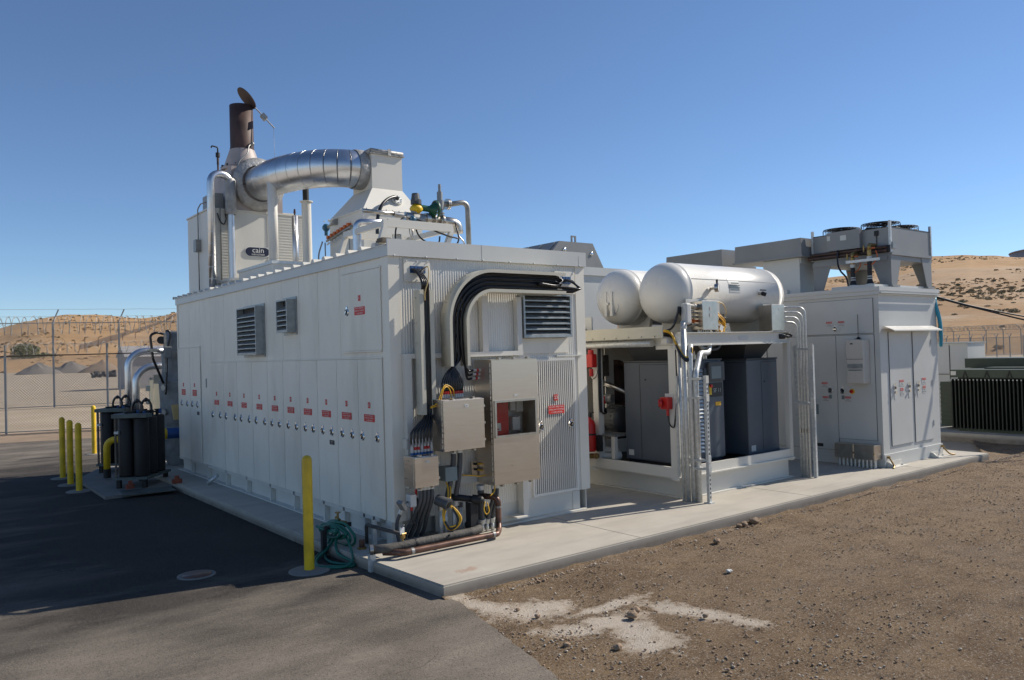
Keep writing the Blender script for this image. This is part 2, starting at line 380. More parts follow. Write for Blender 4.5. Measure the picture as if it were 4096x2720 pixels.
def hillx(nt,L,pos,nz,ramp,mix,col):
    mp=nt.nodes.new('ShaderNodeMapping'); mp.inputs['Scale'].default_value=(1,.6,5); L(pos,mp.inputs['Vector'])
    col=mix(math2(nt,L,'MULTIPLY',ramp(nz(.011,10,.70,mp.outputs[0]),.49,.60),.75),col,(.40,.28,.175))
    col=mix(math2(nt,L,'MULTIPLY',ramp(nz(.028,9,.7,mp.outputs[0]),.53,.63),.6),col,(.29,.17,.08))
    col=mix(math2(nt,L,'MULTIPLY',ramp(nz(.09,8,.7,mp.outputs[0]),.56,.66),.55),col,(.50,.40,.29))
    col=mix(math2(nt,L,'MULTIPLY',ramp(nz(.35,8,.75),.52,.62),.5),col,(.27,.165,.085))
    return mix(math2(nt,L,'MULTIPLY',ramp(nz(1.1,5,.7),.58,.66),.5),col,(.17,.135,.075))
HILL=groundmat('dry_grass_hillside',(.47,.29,.135),(.39,.235,.11),(.42,.29,.16),.05,.6,extra=hillx)
def sheet(name,poly,z,m,th=0):
    b=MB()
    if th: b.prism(poly,'z',z-th,z)
    else: b._f([b._v((x,y,z)) for x,y in poly])
    return tag(b.build(name,m),kind='structure')
def disc(rad,n=64): return [(math.cos(2*math.pi*k/n)*rad,math.sin(2*math.pi*k/n)*rad) for k in range(n)]
sheet('ground',disc(1800),-.15,GRAV)
sheet('bounce_ground',[(-60,-40),(-5.6,-40),(-5.6,22),(-60,40)],-.112,groundmat('bounce_ground_pale',(.50,.45,.38),(.56,.51,.43),(.6,.55,.48),1.,.3))  # unseen pale ground added off camera to bounce sunlight onto the long wall
EDGE=[]
for k in range(95):
    y=-5.1+3.6*k/94; q=[(-1.50,-.34),(-1.62,-.34),(-2.35,-.50),(-3.3,-.72),(-5.2,-1.02)]
    for (ya,xa),(yb,xb) in zip(q,q[1:]):
        if yb<=y<=ya: x=xa+(xb-xa)*(y-ya)/(yb-ya); break
    EDGE.append((x+.028*noise.noise((y*5,1,0))+.016*noise.noise((y*17,4,0)),y))
sheet('asphalt',[(-5.6,-14),(-1.35,-14),(-1.02,-5.2)]+EDGE+[(-.34,-1.47),(-.45,.6),(-.45,11),(9,11.2),(14,12),(14,14.5),(5,15.8),(.4,16.7),(-1.9,17.5),(-5.6,18.4)],-.1,ASPH,.045)
sheet('dirt_strip',[(-40,30),(-1.9,17.5),(.4,16.7),(5,15.8),(14,14.5),(14,17),(6,19),(-1.4,21),(-40,34)],-.115,groundmat('dirt_strip_soil',(.30,.22,.15),(.24,.175,.12),(.34,.27,.2),1.2,.4))
# slab with softened edge
def slab():
    poly=[(10.2,-1.465),(10.2,-1.0),(10.9,4.5),(10.9,11),(-.52,11),(-.5,.7),(-.38,-1.465)]
    b=MB(); b.prism(poly,'z',-.3,0)
    bm=b.bm; bmesh.ops.recalc_face_normals(bm,faces=bm.faces)
    es=[e for e in bm.edges if all(abs(v.co.z)<1e-6 for v in e.verts)]
    bmesh.ops.bevel(bm,geom=es,offset=.012,segments=2,affect='EDGES')
    return tag(b.build('concrete_slab',CONC),kind='structure')
slab()
for jx in (1.95,5.0,8.0):
    b=MB(); b.box((jx-.003,-1.45,-.02),(jx+.003,11,.0015)); tag(b.build('slab_joint',mat('joint_filler',(.17,.155,.135),.9)),kind='structure')
def dirtlot():
    b=MB(); nx,ny=230,150; x0,x1=-1.5,22; bm=b.bm; V=[]
    for j in range(ny+1):
        row=[]
        for i in range(nx+1):
            u=i/nx; x=x0+(x1-x0)*u**1.7; t=j/ny; y1=-1.44 if x<10.2 else -1.44+(x-10.2)*.5
            y=y1-(14)*t**1.9
            z=-.128+.022*(noise.noise((x*.9,y*.9,0))+.55*noise.noise((x*3.1,y*3.1,4))+.5*noise.noise((x*9,y*9,8)))
            z+=.045*math.exp(-((y1-y)/.09)**2)*(.6+.6*noise.noise((x*3,2,9)))
            row.append(bm.verts.new((x,y,max(z,-.148))))
        V.append(row)
    def edge(y): # right edge of asphalt
        pts=[(-1.45,-1.47-.03),(-1.65,-.36),(-2.35,-.52),(-3.3,-.74),(-5.2,-1.04),(-16,-1.4)]
        p=[(-1.40,-.36),(-1.62,-.36),(-2.35,-.52),(-3.3,-.74),(-5.2,-1.04),(-16,-1.4)]
        for (ya,xa),(yb,xb) in zip(p,p[1:]):
            if yb<=y<=ya: return xa+(xb-xa)*(y-ya)/(yb-ya)
        return -1.4
    for j in range(ny):
        for i in range(nx):
            q=[V[j][i],V[j][i+1],V[j+1][i+1],V[j+1][i]]
            c=sum((v.co for v in q),Vector())/4
            if c.x>edge(c.y)-.03: f=bm.faces.new(q); f.smooth=True
    for v in [v for v in bm.verts if not v.link_faces]: bm.verts.remove(v)
    return tag(b.build('dirt_ground',DIRT),kind='structure'),edge
DL,DEDGE=dirtlot()
HTAB=[(-60,.02),(-20,.022),(-2,.03),(2,.033),(4.7,.0403),(5.5,.0451),(6.2,.0486),(7,.0512),(8.2,.0532),(9.5,.0534),(11,.0522),(12.7,.0495),(13.6,.051),(14.7,.0562),(18,.072),(24,.08),(40,.06),(52,.062),(57,.07),(59.5,.0742),(61,.0768),(62.4,.0826),(63,.0849),(66.2,.0933),(67.9,.0935),(69,.0912),(71,.087),(75,.08),(85,.075),(110,.06)]
def hillz(a,r):
    H=.02
    for (a0,h0),(a1,h1) in zip(HTAB,HTAB[1:]):
        if a0<=a<=a1:
            t=(a-a0)/(a1-a0); t=t*t*(3-2*t); H=h0+(h1-h0)*t
    k=max(0,min(1,(a-35)/15)); r0=300-190*k; ridge=650-330*k
    s=max(0,min(1,(r-r0)/(ridge-r0))); s=(s*s*(3-2*s))*(1-k)+k*s**.8
    x=CAMP[0]+math.sin(R(a))*r; y=CAMP[1]+math.cos(R(a))*r
    z=1.9*s+H*ridge*s*(1-.35*max(0,(r-ridge)/(ridge*.5)))-.16
    q=max(0,min(1,(r-r0)/60))
    z+=q*(1.1*noise.noise((x*.025,y*.025,1))+.7*noise.noise((x*.08,y*.08,3)))*min(1.4,.3+s)
    return Vector((x,y,z)),r0,ridge
def hillterrain():
    b=MB(); bm=b.bm; na,nr=420,90; V=[]
    for j in range(nr+1):
        row=[]
        for i in range(na+1):
            a=-60+170*i/na; _,r0,rg=hillz(a,1); row.append(bm.verts.new(hillz(a,r0+(rg*1.5-r0)*j/nr)[0]-Vector((0,0,.03 if j==0 else 0))))
        V.append(row)
    for j in range(nr):
        for i in range(na): f=bm.faces.new((V[j][i],V[j][i+1],V[j+1][i+1],V[j+1][i])); f.smooth=True
    return tag(b.build('hills',HILL),kind='structure')
hillterrain()
def track():
    b=MB(); pv=None; T=[(14.67,573),(14.0,551),(13.12,518),(12.26,494),(11.41,466),(10.57,452),(9.74,435),(9.01,423)]; P=spline([Vector((a,r,0)) for a,r in T],8)
    for p in P:
        c=hillz(p.x,p.y-9)[0]; d=hillz(p.x+.0,p.y+9)[0]; q=[b._v(c+Vector((0,0,.25))),b._v(d+Vector((0,0,.25)))]
        if pv: b._f([pv[0],q[0],q[1],pv[1]],True)
        pv=q
    return tag(b.build('dirt_track',groundmat('track_soil',(.19,.125,.08),(.15,.10,.065),(.24,.17,.11),.2,.5)),kind='structure')
track()
# pebbles and clods strewn over the dirt
def stones():
    base=[]
    for k in range(6):
        t=bmesh.new(); bmesh.ops.create_icosphere(t,subdivisions=1,radius=1); sd=k*3.1
        vs=[v.co*(1+.45*noise.noise(v.co*1.3+Vector((sd,sd,sd)))) for v in t.verts]; ix={v:i for i,v in enumerate(t.verts)}
        base.append((vs,[[ix[v] for v in f.verts] for f in t.faces])); t.free()
    b=MB(); rnd=random.Random(5); n=0
    while n<30000:
        x=-1.3+13*rnd.random()**1.5; y=-1.5-6.2*rnd.random()**.9
        if x<DEDGE(y)+.02-(.35*rnd.random()**2 if rnd.random()<.14 else 0): continue
        if rnd.random()>.12+1.5*max(0,noise.noise((x*.9,y*.9,20))*.7+noise.noise((x*2.3,y*2.3,9))*.5+.22): continue
        s=.0025+.0095*rnd.random()**5
        if rnd.random()<.10 and x>-.25: y=-1.49-.10*rnd.random(); s*=1.4
        n+=1
        vs,fs=base[rnd.randrange(6)]; M=Matrix.Rotation(rnd.random()*6.28,3,'Z')@Matrix.Rotation(rnd.random()*6.28,3,'X')
        mi=0 if rnd.random()<.68 else 1; b.mi=mi
        o=Vector((x,y,-.122+.02*(noise.noise((x*.9,y*.9,0))) if x>DEDGE(y)+.02 else -.098))
        nv=[b._v(o+Vector(((M@v).x*s,(M@v).y*s,(M@v).z*s*.75))) for v in vs]
        for f in fs: b._f([nv[i] for i in f])
    pale=mat('pale_pebble',(.44,.38,.30),.85,var=.25,scale=30)
    tag(b.build('gravel',[ROCKM,pale],rec=False),kind='stuff')
stones()
# ------------------------------------------------------------------ generator enclosure
W,L_,ZB,ZT=2.63,7.62,.23,2.99
def ribs_xz(b,x0,x1,z0,z1,y,amp=.0035,pitch=.03):
    # vertical corrugations on a wall that faces -Y
    n=max(1,round((x1-x0)/pitch)); pr=[]
    for i in range(n):
        for f,h in ((0,0),(.18,0),(.34,1),(.62,1),(.8,0)): pr.append((x0+(i+f)*(x1-x0)/n,y-h*amp))
    pr.append((x1,y))
    lo=[b._v((x,yy,z0)) for x,yy in pr]; hi=[b._v((x,yy,z1)) for x,yy in pr]
    for i in range(len(pr)-1): b._f([lo[i],lo[i+1],hi[i+1],hi[i]])
def ribs_yz(b,y0,y1,z0,z1,x,amp=.0016,pitch=.03):
    n=max(1,round((y1-y0)/pitch)); pr=[]
    for i in range(n):
        for f,h in ((0,0),(.3,0),(.4,1),(.8,1),(.9,0)): pr.append((y0+(i+f)*(y1-y0)/n,x-h*amp))
    pr.append((y1,x))
    lo=[b._v((xx,y,z0)) for y,xx in pr]; hi=[b._v((xx,y,z1)) for y,xx in pr]
    for i in range(len(pr)-1): b._f([hi[i],hi[i+1],lo[i+1],lo[i]])
def latch(parent,c,face):
    X,Y,N=[Vector(a) for a in FACE[face]]; c=Vector(c); b=MB(); u=X
    # teardrop back plate, dished ring and paddle
    pts=[]
    for k in range(24):
        a=2*math.pi*k/24; r=.042
        p=X*math.cos(a)*r+Y*math.sin(a)*r
        if math.sin(a)>.5: p+=Y*(math.sin(a)-.5)*.055; p-=X*math.cos(a)*(math.sin(a)-.5)*.03
        pts.append(p)
    A=[b._v(c+p) for p in pts]; B=[b._v(c+p*.93+N*.006) for p in pts]
    for k in range(24): b._f([A[k],A[(k+1)%24],B[(k+1)%24],B[k]],True)
    b._f(B)
    rp=[c+N*.008+X*math.cos(2*math.pi*k/20)*.033+Y*math.sin(2*math.pi*k/20)*.033 for k in range(20)]
    b.tube(rp,.005,6,closed=True)
    b.mi=1; b.cyl(c+N*.0065,c+N*.0085,.031,seg=16)
    b.mi=0; b.bar(c+N*.016-X*.010-Y*.012,c+N*.016+X*.008+Y*.014,.010,.008,N)
    return b.build('latch',[CHROME,MATBLK],parent)
WARN=['DO NOT OPEN PANEL','WHEN ANY OF PANELS','1-13 ARE OPENED']
def enclosure():
    t=thing('generator_enclosure',(1.3,3.8,0),'long off-white metal generator enclosure with numbered red-signed doors on its shaded side','equipment enclosure')
    # base skid frame
    b=MB()
    b.box((.05,.22,.0),(.065,L_,ZB)); b.box((W-.06,.0,0),(W-.045,L_,ZB)); b.box((1.25,-.0,.02),(2.47,.015,ZB)); b.box((.05,L_-.02,0),(W-.06,L_,ZB))
    b.box((-.04,.3,.001),(.048,L_,.014)); b.box((1.2,-.07,.001),(2.53,.04,.018)); b.box((2.36,-.01,.018),(2.47,.1,ZB))
    b.box((-.02,.02,0),(.10,.14,ZB)); b.box((.62,.24,0),(1.24,.26,ZB)); b.box((.1,.3,0),(1.24,.32,ZB))
    for y in (.40,.62,1.1,1.62,2.5,3.3,4.2,5.1,6.0,6.9): b.box((-.012,y,.014),(.048,y+.035,ZB))
    b.box((-.012,.3,.19),(.048,L_,ZB)); b.box((1.25,.0,.0),(1.27,.2,ZB))
    b.build('base_frame',WHITE,t)
    b=MB() # inner core box
    b.box((.012,.012,ZB),(W-.012,L_-.005,ZT-.01)); b.build('wall_core',SMOOTH,t)
    b=MB(); ribs_xz(b,.12,2.50,ZB,2.88,.0); b.build('front_wall',RIB,t)
    for bx in (((-.008,-.012,ZB),(.12,.0115,2.88),(-.008,.0115,ZB),(.0115,.14,2.88)),((2.50,-.012,ZB),(W+.01,.0115,2.88),(W-.0115,.0115,ZB),(W+.01,.1,2.88)),((-.008,L_-.06,ZB),(.0115,L_,2.88))):
        b=MB()
        for q in range(0,len(bx),2): b.box(bx[q],bx[q+1])
        b.build('corner_trim',SMOOTH,t)
    # side wall upper panels
    b=MB(); ys=[.14]+[1.12,1.7,2.25,2.79,3.35,3.9,4.5,5.1,5.75]; ys=ys+[6.3,6.9,7.55]
    for y0,y1 in zip(ys,ys[1:]):
        ribs_yz(b,y0+.002,y1-.002,1.87 if y1<5.8 else (ZB if y1<6.35 else 2.12),2.88,.004)
        b.box((.001,y1-.004,1.87 if y1<6.35 else 2.12),(.0035,y1+.004,2.88))
    b.build('side_wall',SMOOTH,t)
    b=MB(); b.box((.012,L_-.005,ZB),(W,L_,2.88)); b.build('rear_wall',SMOOTH,t)
    # fascia
    b=MB(); b.box((-.022,-.035,2.875),(W+.03,-.0125,3.045)); b.box((-.022,-.0124,2.875),(-.0085,L_+.02,2.985)); b.box((W+.0115,-.0124,2.875),(W+.03,L_+.02,2.985)); b.box((-.0084,L_+.001,2.875),(W+.011,L_+.02,2.985))
    b.box((1.128,-.037,2.875),(1.132,-.0355,3.045)); 
    for x in (.05,.42,.8,1.14,1.5,1.85,2.2,2.55): b.sphere((x,-.038,2.878),.011,8)
    b.mi=1; b.box((W-.09,-.0365,2.876),(W+.028,-.0352,3.0))
    b.build('fascia',[SWG,SWG],t)
    # ribbed roof sheet
    b=MB(); pr=[]; y=-.005; p=.3
    while y<L_-.05:
        pr+=[(y,2.992),(y+.20,2.992),(y+.225,3.032),(y+.275,3.032)]; y+=p
    pr.append((L_,2.992)); up=[b._v((-.03,a,h)) for a,h in pr]; dn=[b._v((W+.02,a,h)) for a,h in pr]; lo=[b._v((-.03,a,h-.012)) for a,h in pr]
    for i in range(len(pr)-1): b._f([up[i],up[i+1],dn[i+1],dn[i]]); b._f([lo[i],lo[i+1],up[i+1],up[i]])
    for i in range(len(pr)-1):
        if pr[i][1]!=pr[i+1][1] or pr[i][1]>3: b._f([b._v((-.029,*pr[i])),b._v((-.029,*pr[i+1])),b._v((-.029,pr[i+1][0],2.985)),b._v((-.029,pr[i][0],2.985))])
    b.build('roof',WHITE,t)
    b=MB(); b.mi=0; b.prism([(-.028,2.9855),(W,2.9855),(W,2.991),(-.028,2.991)],'y',0,L_); b.build('eave_closure',BRASS,t)
    # big numbered doors
    yb=[5.765,5.112,4.519,3.896,3.312,2.771,2.249,1.732,1.207,.695,.154]
    LY=[5.669,5.302,5.027,4.62,4.36,4.03,3.76,3.44,3.18,2.92,2.63,2.37,2.1,1.87,1.6,1.36,1.09,.85,.61,.284]
    for i in range(10):
        y1,y0=yb[i]-.004,yb[i+1]+.004; d=MB(); d.box((-.016,y0,ZB+.003),(.0005,y1,1.852)); ribs_yz(d,y0+.03,y1-.03,ZB+.03,1.82,-.0165); d=d.build('panel_door',SMOOTH,t)
        c=(y0+y1)/2+.02
        plate(d,'number_sign',(-.018,c,1.375),.045,.06,'L',SIGNR,[str(13+i)],SIGNW,.042)
        plate(d,'warning_sign',(-.018,c,1.242),.23 if i>5 else .21,.075,'L',SIGNR,WARN,SIGNW,.019,sx=.9)
        for y in LY:
            if y0<y<y1: latch(d,(-.018,y,1.04),'L')
        if i==8: plate(d,'black_notice',(-.018,1.36,.925),.115,.05,'L',SIGNK,['CAUTION','HOT'],SIGNW,.014)
    for (y1,y0,num,ls) in ((7.58,6.878,'11',(7.383,7.055)),(6.872,6.3,'12',(6.766,6.479))):
        d=MB(); d.box((-.014,y0+.004,ZB+.003),(.0005,y1-.004,2.108)); d=d.build('panel_door',SMOOTH,t)
        plate(d,'number_sign',(-.016,(y0+y1)/2+.03,1.488),.045,.06,'L',SIGNR,[num],SIGNW,.042)
        plate(d,'warning_sign',(-.016,(y0+y1)/2+.03,1.36),.21,.10,'L',SIGNR,WARN,SIGNW,.02,sx=.9)
        for y in ls: latch(d,(-.016,y,1.16),'L')
        if num=='12': plate(d,'black_notice',(-.016,6.44,1.03),.11,.055,'L',SIGNK,['CAUTION','HOT'],SIGNW,.014)
    b=MB(); b.box((-.016,.15,1.856),(.0005,5.77,1.872)); b.box((-.016,6.3,2.112),(.0005,7.6,2.128)); b.build('drip_rail',SMOOTH,t)
    plate(t,'light_switch',(.002,6.03,1.53),.05,.14,'L',GREYB)
    # upper hatch
    d=MB(); d.box((-.014,.15,1.945),(.0005,1.02,2.775)); d.box((-.022,.15,1.925),(-.0005,1.04,1.942)); d.box((-.02,.13,2.778),(.0005,1.03,2.79))
    ribs_yz(d,.2,.98,1.99,2.74,-.0145); 
    for k in range(10): d.cyl((-.016,.142,1.97+k*.085),(-.016,.142,2.03+k*.085),.007,seg=6)
    d=d.build('access_hatch',SMOOTH,t); latch(d,(-.016,.907,2.364),'L')
    plate(d,'number_sign',(-.016,.607,2.498),.05,.06,'L',SIGNR,['6'],SIGNW,.045)
    plate(d,'warning_sign',(-.016,.607,2.364),.235,.085,'L',SIGNR,WARN,SIGNW,.022,sx=.9)
    # louvers on side
    for (y0,y1,z0,z1,n) in ((3.42,4.17,1.945,2.60,10),(2.34,2.69,2.205,2.612,6)):
        f=MB(); f.box((-.12,y0,z0),(0,y0+.02,z1)); f.box((-.12,y1-.02,z0),(0,y1,z1)); f.box((-.12,y0+.02,z0),(0,y1-.02,z0+.018)); f.box((-.12,y0+.02,z1-.018),(0,y1-.02,z1))
        f.box((-.012,y0-.03,z0-.03),(-.002,y0-.0005,z1+.03)); f.box((-.012,y1+.0005,z0-.03),(-.002,y1+.03,z1+.03)); f.box((-.012,y0,z0-.03),(-.002,y1,z0-.0005)); f.box((-.012,y0,z1+.0005),(-.002,y1,z1+.03))
        f=f.build('louver',LOUV,t); s=MB(); h=(z1-z0-.04)/n
        for k in range(n-1):
            z=z0+.02+k*h; s.hexa([(-.118,y0+.021,z),(-.118,y1-.021,z),(-.03,y1-.021,z+h*1.05),(-.03,y0+.021,z+h*1.05),(-.118,y0+.021,z+.012),(-.118,y1-.021,z+.012),(-.03,y1-.021,z+h*1.05+.006),(-.03,y0+.021,z+h*1.05+.006)])
        s.mi=1; s.box((-.028,y0+.02,z0+.018),(-.02,y1-.02,z1-.018)); s.build('slats',[LOUV,LDARK],f)
    # front louver
    x0,x1,z0,z1=1.632,2.348,2.037,2.53
    f=MB(); f.box((x0,-.1,z0),(x0+.022,-.0,z1)); f.box((x1-.022,-.1,z0),(x1,0,z1)); f.box((x0+.022,-.1,z0),(x1-.022,0,z0+.02)); f.box((x0+.022,-.1,z1-.02),(x1-.022,0,z1)); f=f.build('louver',LOUV,t)
    s=MB(); h=(z1-z0-.04)/7
    for k in range(7):
        z=z0+.02+k*h; s.hexa([(x0+.023,-.098,z),(x1-.023,-.098,z),(x1-.023,-.03,z+h*.7),(x0+.023,-.03,z+h*.7),(x0+.023,-.098,z+.014),(x1-.023,-.098,z+.014),(x1-.023,-.03,z+h*.7+.006),(x0+.023,-.03,z+h*.7+.006)])
    s.mi=1; s.box((x0+.022,-.028,z0+.02),(x1-.022,-.02,z1-.02)); s.build('slats',[LOUV,LDARK],f)
    b=MB(); b.box((1.62,-.016,1.86),(2.36,-.009,2.03)); b.build('blank_panel',SMOOTH,t)
    # front door 23
    d=MB(); d.box((1.755,-.030,.24),(2.44,-.0085,1.797)); ribs_xz(d,1.78,2.415,.27,1.77,-.030,.0022); d.box((2.16,-.035,1.815),(2.56,-.013,1.830)); d=d.build('panel_door',RIB,t)
    plate(d,'number_sign',(2.117,-.038,1.344),.06,.07,'F',SIGNR,['23'],SIGNW,.055)
    plate(d,'warning_sign',(2.12,-.038,1.206),.24,.095,'F',SIGNR,WARN,SIGNW,.024,sx=.9)
    for x in (2.345,1.885): latch(d,(x,-.038,1.02),'F')
    # gland plates
    for (x0,x1,z0,z1,a0,a1,c0,c1) in ((.165,.475,2.625,2.855,.235,.418,2.712,2.785),(2.17,2.48,2.545,2.81,2.247,2.415,2.662,2.748)):
        g=MB(); g.box((x0,-.022,z0),(x1,-.0125,c0)); g.box((x0,-.022,c1),(x1,-.0125,z1)); g.box((x0,-.022,c0),(a0,-.0125,c1)); g.box((a1,-.022,c0),(x1,-.0125,c1))
        for xx in (x0+.03,(x0+x1)/2,x1-.03): g.sphere((xx,-.025,z1-.025),.008,6); g.sphere((xx,-.025,z0+.02),.008,6)
        g=g.build('gland_plate',SMOOTH,t); s=MB(); n=4; w=(a1-a0)/n
        for k in range(n): s.box((a0+k*w+.003,-.03,c0+.002),(a0+(k+1)*w-.003,-.0105,c1-.002))
        s.build('gland_blocks',BLUEG,g)
    # mounting struts for cabinets and trays
    b=MB()
    b.box((.12,-.085,1.845),(1.62,-.0125,1.895)); b.box((1.075,-.084,1.8955),(1.15,-.0125,2.49)); b.box((1.55,-.084,1.8955),(1.615,-.0125,2.49)); b.box((.12,-.085,.56),(.19,-.0125,1.8445))
    b.box((.1905,-.08,.52),(1.5,-.0125,.60)); b.box((.70,-.07,.6005),(.78,-.0125,1.25)); b.box((.45,-.07,.6005),(.50,-.0125,1.25))
    b.box((1.53,-.125,.09),(1.60,-.0305,.5)); b.box((1.38,-.2,.085),(1.53,-.031,.1)); b.box((.1,-.10,.95),(.1195,-.0125,1.05))
    b.build('mounting_frame',WHITE,t)
    return t
enclosure()
# ------------------------------------------------------------------ cable trays and cables on the end wall
def rail(b,path,y0,y1,th):
    P=[Vector((x,0,z)) for x,z in path]; n=len(P); rows=[]
    for i in range(n):
        t=(P[min(i+1,n-1)]-P[max(i-1,0)]).normalized(); q=Vector((-t.z,0,t.x))*th/2
        a,c=P[i]+q,P[i]-q
        rows.append([b._v((a.x,y0,a.z)),b._v((c.x,y0,c.z)),b._v((c.x,y1,c.z)),b._v((a.x,y1,a.z))])
    for A,B in zip(rows,rows[1:]):
        for k in range(4): b._f([A[k],A[(k+1)%4],B[(k+1)%4],B[k]],k in(1,3))
    b._f(rows[0]); b._f(rows[-1][::-1])
def arc(cx,cz,r,a0,a1,n=14): return [(cx+r*math.cos(R(a0+(a1-a0)*k/n)),cz+r*math.sin(R(a0+(a1-a0)*k/n))) for k in range(n+1)]
def trays():
    t=thing('curved_cable_tray',(.65,-.1,1.75),'tall beige cable tray sweeping from vertical into horizontal across the corrugated end wall','cable tray','cable trays on the end wall')
    C=(1.105,2.2)
    b=MB(); rail(b,[(.548,1.755)]+arc(*C,.557,180,90)+[(2.13,2.757)],-.255,-.09,.012); rail(b,[(.560,1.755)]+arc(*C,.545,180,90)+[(2.13,2.745)],-.26,-.245,.034)
    for x,z in ((.5415,1.82),(.5415,1.95),(.5415,2.12)): b.sphere((x,-.15,z),.010,6)
    for a in (170,158,146,132,118): b.sphere((C[0]+.564*math.cos(R(a)),-.14,C[1]+.564*math.sin(R(a))),.010,6)
    b.build('outer_rail',BEIGE,t)
    b=MB(); rail(b,[(.778,1.755)]+arc(*C,.327,180,90)+[(2.13,2.527)],-.255,-.09,.012); rail(b,[(.767,1.755)]+arc(*C,.338,180,90)+[(2.13,2.538)],-.26,-.245,.034); b.build('inner_rail',BEIGE,t)
    for z in (1.85,2.05,2.2): b=MB(); b.box((.555,-.105,z),(.77,-.093,z+.03)); b.build('rung',BEIGE,t)
    for a in (160,138,112): 
        b=MB(); d=Vector((math.cos(R(a)),0,math.sin(R(a)))); c=Vector((C[0],-.1,C[1])); b.bar(c+d*.335,c+d*.55,.03,.012,(0,1,0)); b.build('rung',BEIGE,t)
    for x in (1.25,1.5,1.75,2.0): b=MB(); b.box((x,-.105,2.535),(x+.03,-.093,2.75)); b.build('rung',BEIGE,t)
    for k in range(13):
        o=.348+.0155*k; yy=-.165-.012*(k%3); e=MB(); r=.0122
        gx=.385+.026*k
        top=2.2+o
        if k<3: bot=[(.86,yy,1.62+.042*k),(.80,yy,1.625+.04*k),(1.105-o+.02,yy,1.80)]
        else: bot=[(gx,-.22,1.50),(gx,-.22,1.60),((gx*2+1.105-o)/3,(yy-.22)/2,1.70),(1.105-o,yy,1.82)]
        pts=bot+[(1.105-o,yy,2.0)]+[(1.105+o*math.cos(R(a)),yy,2.2+o*math.sin(R(a))) for a in range(180,89,-10)]
        hx=2.27+.011*(k%6); 
        if k<6: pts+=[(1.6,yy,top),(2.12,yy-.005,2.55+.012*k),(2.30+.012*k,-.19-.01*k,2.555+.006*k),(2.41-.006*k,-.15,2.62+.004*k),(2.33+.01*k,-.09,2.69),(hx,-.03,2.69+.004*k)]
        else: pts+=[(1.5,yy,top),(1.95,yy,top),(2.07+.004*k,yy-.02,top-.03),(2.06,yy-.04,2.64),(2.0,yy-.045,2.615),(1.75,yy-.045,2.605+.003*k)]
        e.tube(spline(pts,5),r,6)
        c=solo(e,'power_cable',BLACK,pts[3],'thick black power cable bent along the curved beige tray','cable','black cables in the curved tray')
        g=MB()
        if k<3:
            g.cyl((.86,yy,1.62+.042*k),(.90,yy,1.62+.042*k),.016,seg=8); g.mi=1; g.cyl((.90,yy,1.62+.042*k),(.925,yy,1.62+.042*k),.018,seg=8); g.mi=0; g.cyl((.925,yy,1.62+.042*k),(.955,yy,1.62+.042*k),.016,seg=8)
        else:
            g.cyl((gx,-.22,1.44),(gx,-.22,1.475),.0125,seg=8); g.mi=1; g.cyl((gx,-.22,1.475),(gx,-.22,1.505),.014,seg=8); g.mi=0; g.cyl((gx,-.22,1.505),(gx,-.22,1.585),.0105,seg=8)
        g.build('cable_gland',[GLAND,REDP],c)
    t=thing('straight_cable_tray',(.27,-.1,1.29),'narrow straight vertical beige cable tray beside the wall corner','cable tray','cable trays on the end wall')
    b=MB(); b.box((.235,-.2,1.285),(.247,-.0865,2.53)); b.box((.247,-.2,1.285),(.281,-.188,2.53))
    for z in (1.4,1.6,1.8,2.0,2.2,2.45): b.sphere((.232,-.12,z),.010,6)
    b.build('left_rail',BEIGE,t)
    b=MB(); b.box((.384,-.2,1.285),(.396,-.0865,2.53)); b.box((.350,-.2,1.285),(.384,-.188,2.53)); b.build('right_rail',BEIGE,t)
    for z in (1.4,1.7,2.0,2.3): b=MB(); b.box((.247,-.1,z),(.384,-.088,z+.03)); b.build('rung',BEIGE,t)
    for k in range(7):
        gx=.075+.037*k; x=.285+.0105*k; yy=-.17+.022*(k%2); e=MB()
        pts=[(gx,-.24,.99),(gx,-.24,1.12),((gx+x)/2,-.22,1.21),(x,yy,1.32),(x,yy,1.8),(x,yy,2.45),(x-.01,yy-.02,2.6),(.30+.01*k-.03,-.10,2.71),(.25+.025*k,-.03,2.75)]
        e.tube(spline(pts,5),.0125,6)
        c=solo(e,'power_cable',BLACK,(x,yy,1.3),'thick black power cable in the straight vertical tray above the small steel box','cable','black cables in the straight tray')
        g=MB(); g.mi=1; g.cyl((gx,-.24,.905),(gx,-.24,.93),.017,seg=8); g.mi=0; g.cyl((gx,-.24,.93),(gx,-.24,.955),.015,seg=8); g.mi=2 if k%3 else 0; g.cyl((gx,-.24,.955),(gx,-.24,.985),.016,seg=8); g.mi=0; g.cyl((gx,-.24,.985),(gx,-.24,1.06),.0125,seg=8)
        g.build('cable_gland',[GLAND,BLUEG,REDP],c)
    e=MB(); e.tube(spline([(.37,-.05,2.76),(.345,-.2,2.755),(.315,-.235,2.62),(.29,-.21,2.50),(.29,-.205,2.42)],6),.006,6); solo(e,'signal_wire',CREAMC,(.3,-.2,2.5),'thin cream wire looping over black cables at upper left gland plate','wire')
    e=MB(); e.tube(spline([(.30,-.24,1.36),(.36,-.27,1.40),(.42,-.27,1.52),(.48,-.25,1.57),(.56,-.25,1.53),(.585,-.24,1.45)],6),.006,6); e.tube(spline([(.30,-.24,1.35),(.38,-.27,1.39),(.44,-.27,1.53),(.5,-.25,1.55),(.53,-.25,1.51),(.55,-.24,1.45)],6),.006,6); solo(e,'yellow_wire',YELC,(.3,-.24,1.35),'short yellow wire arching over the glands above the square steel box','wire')
trays()
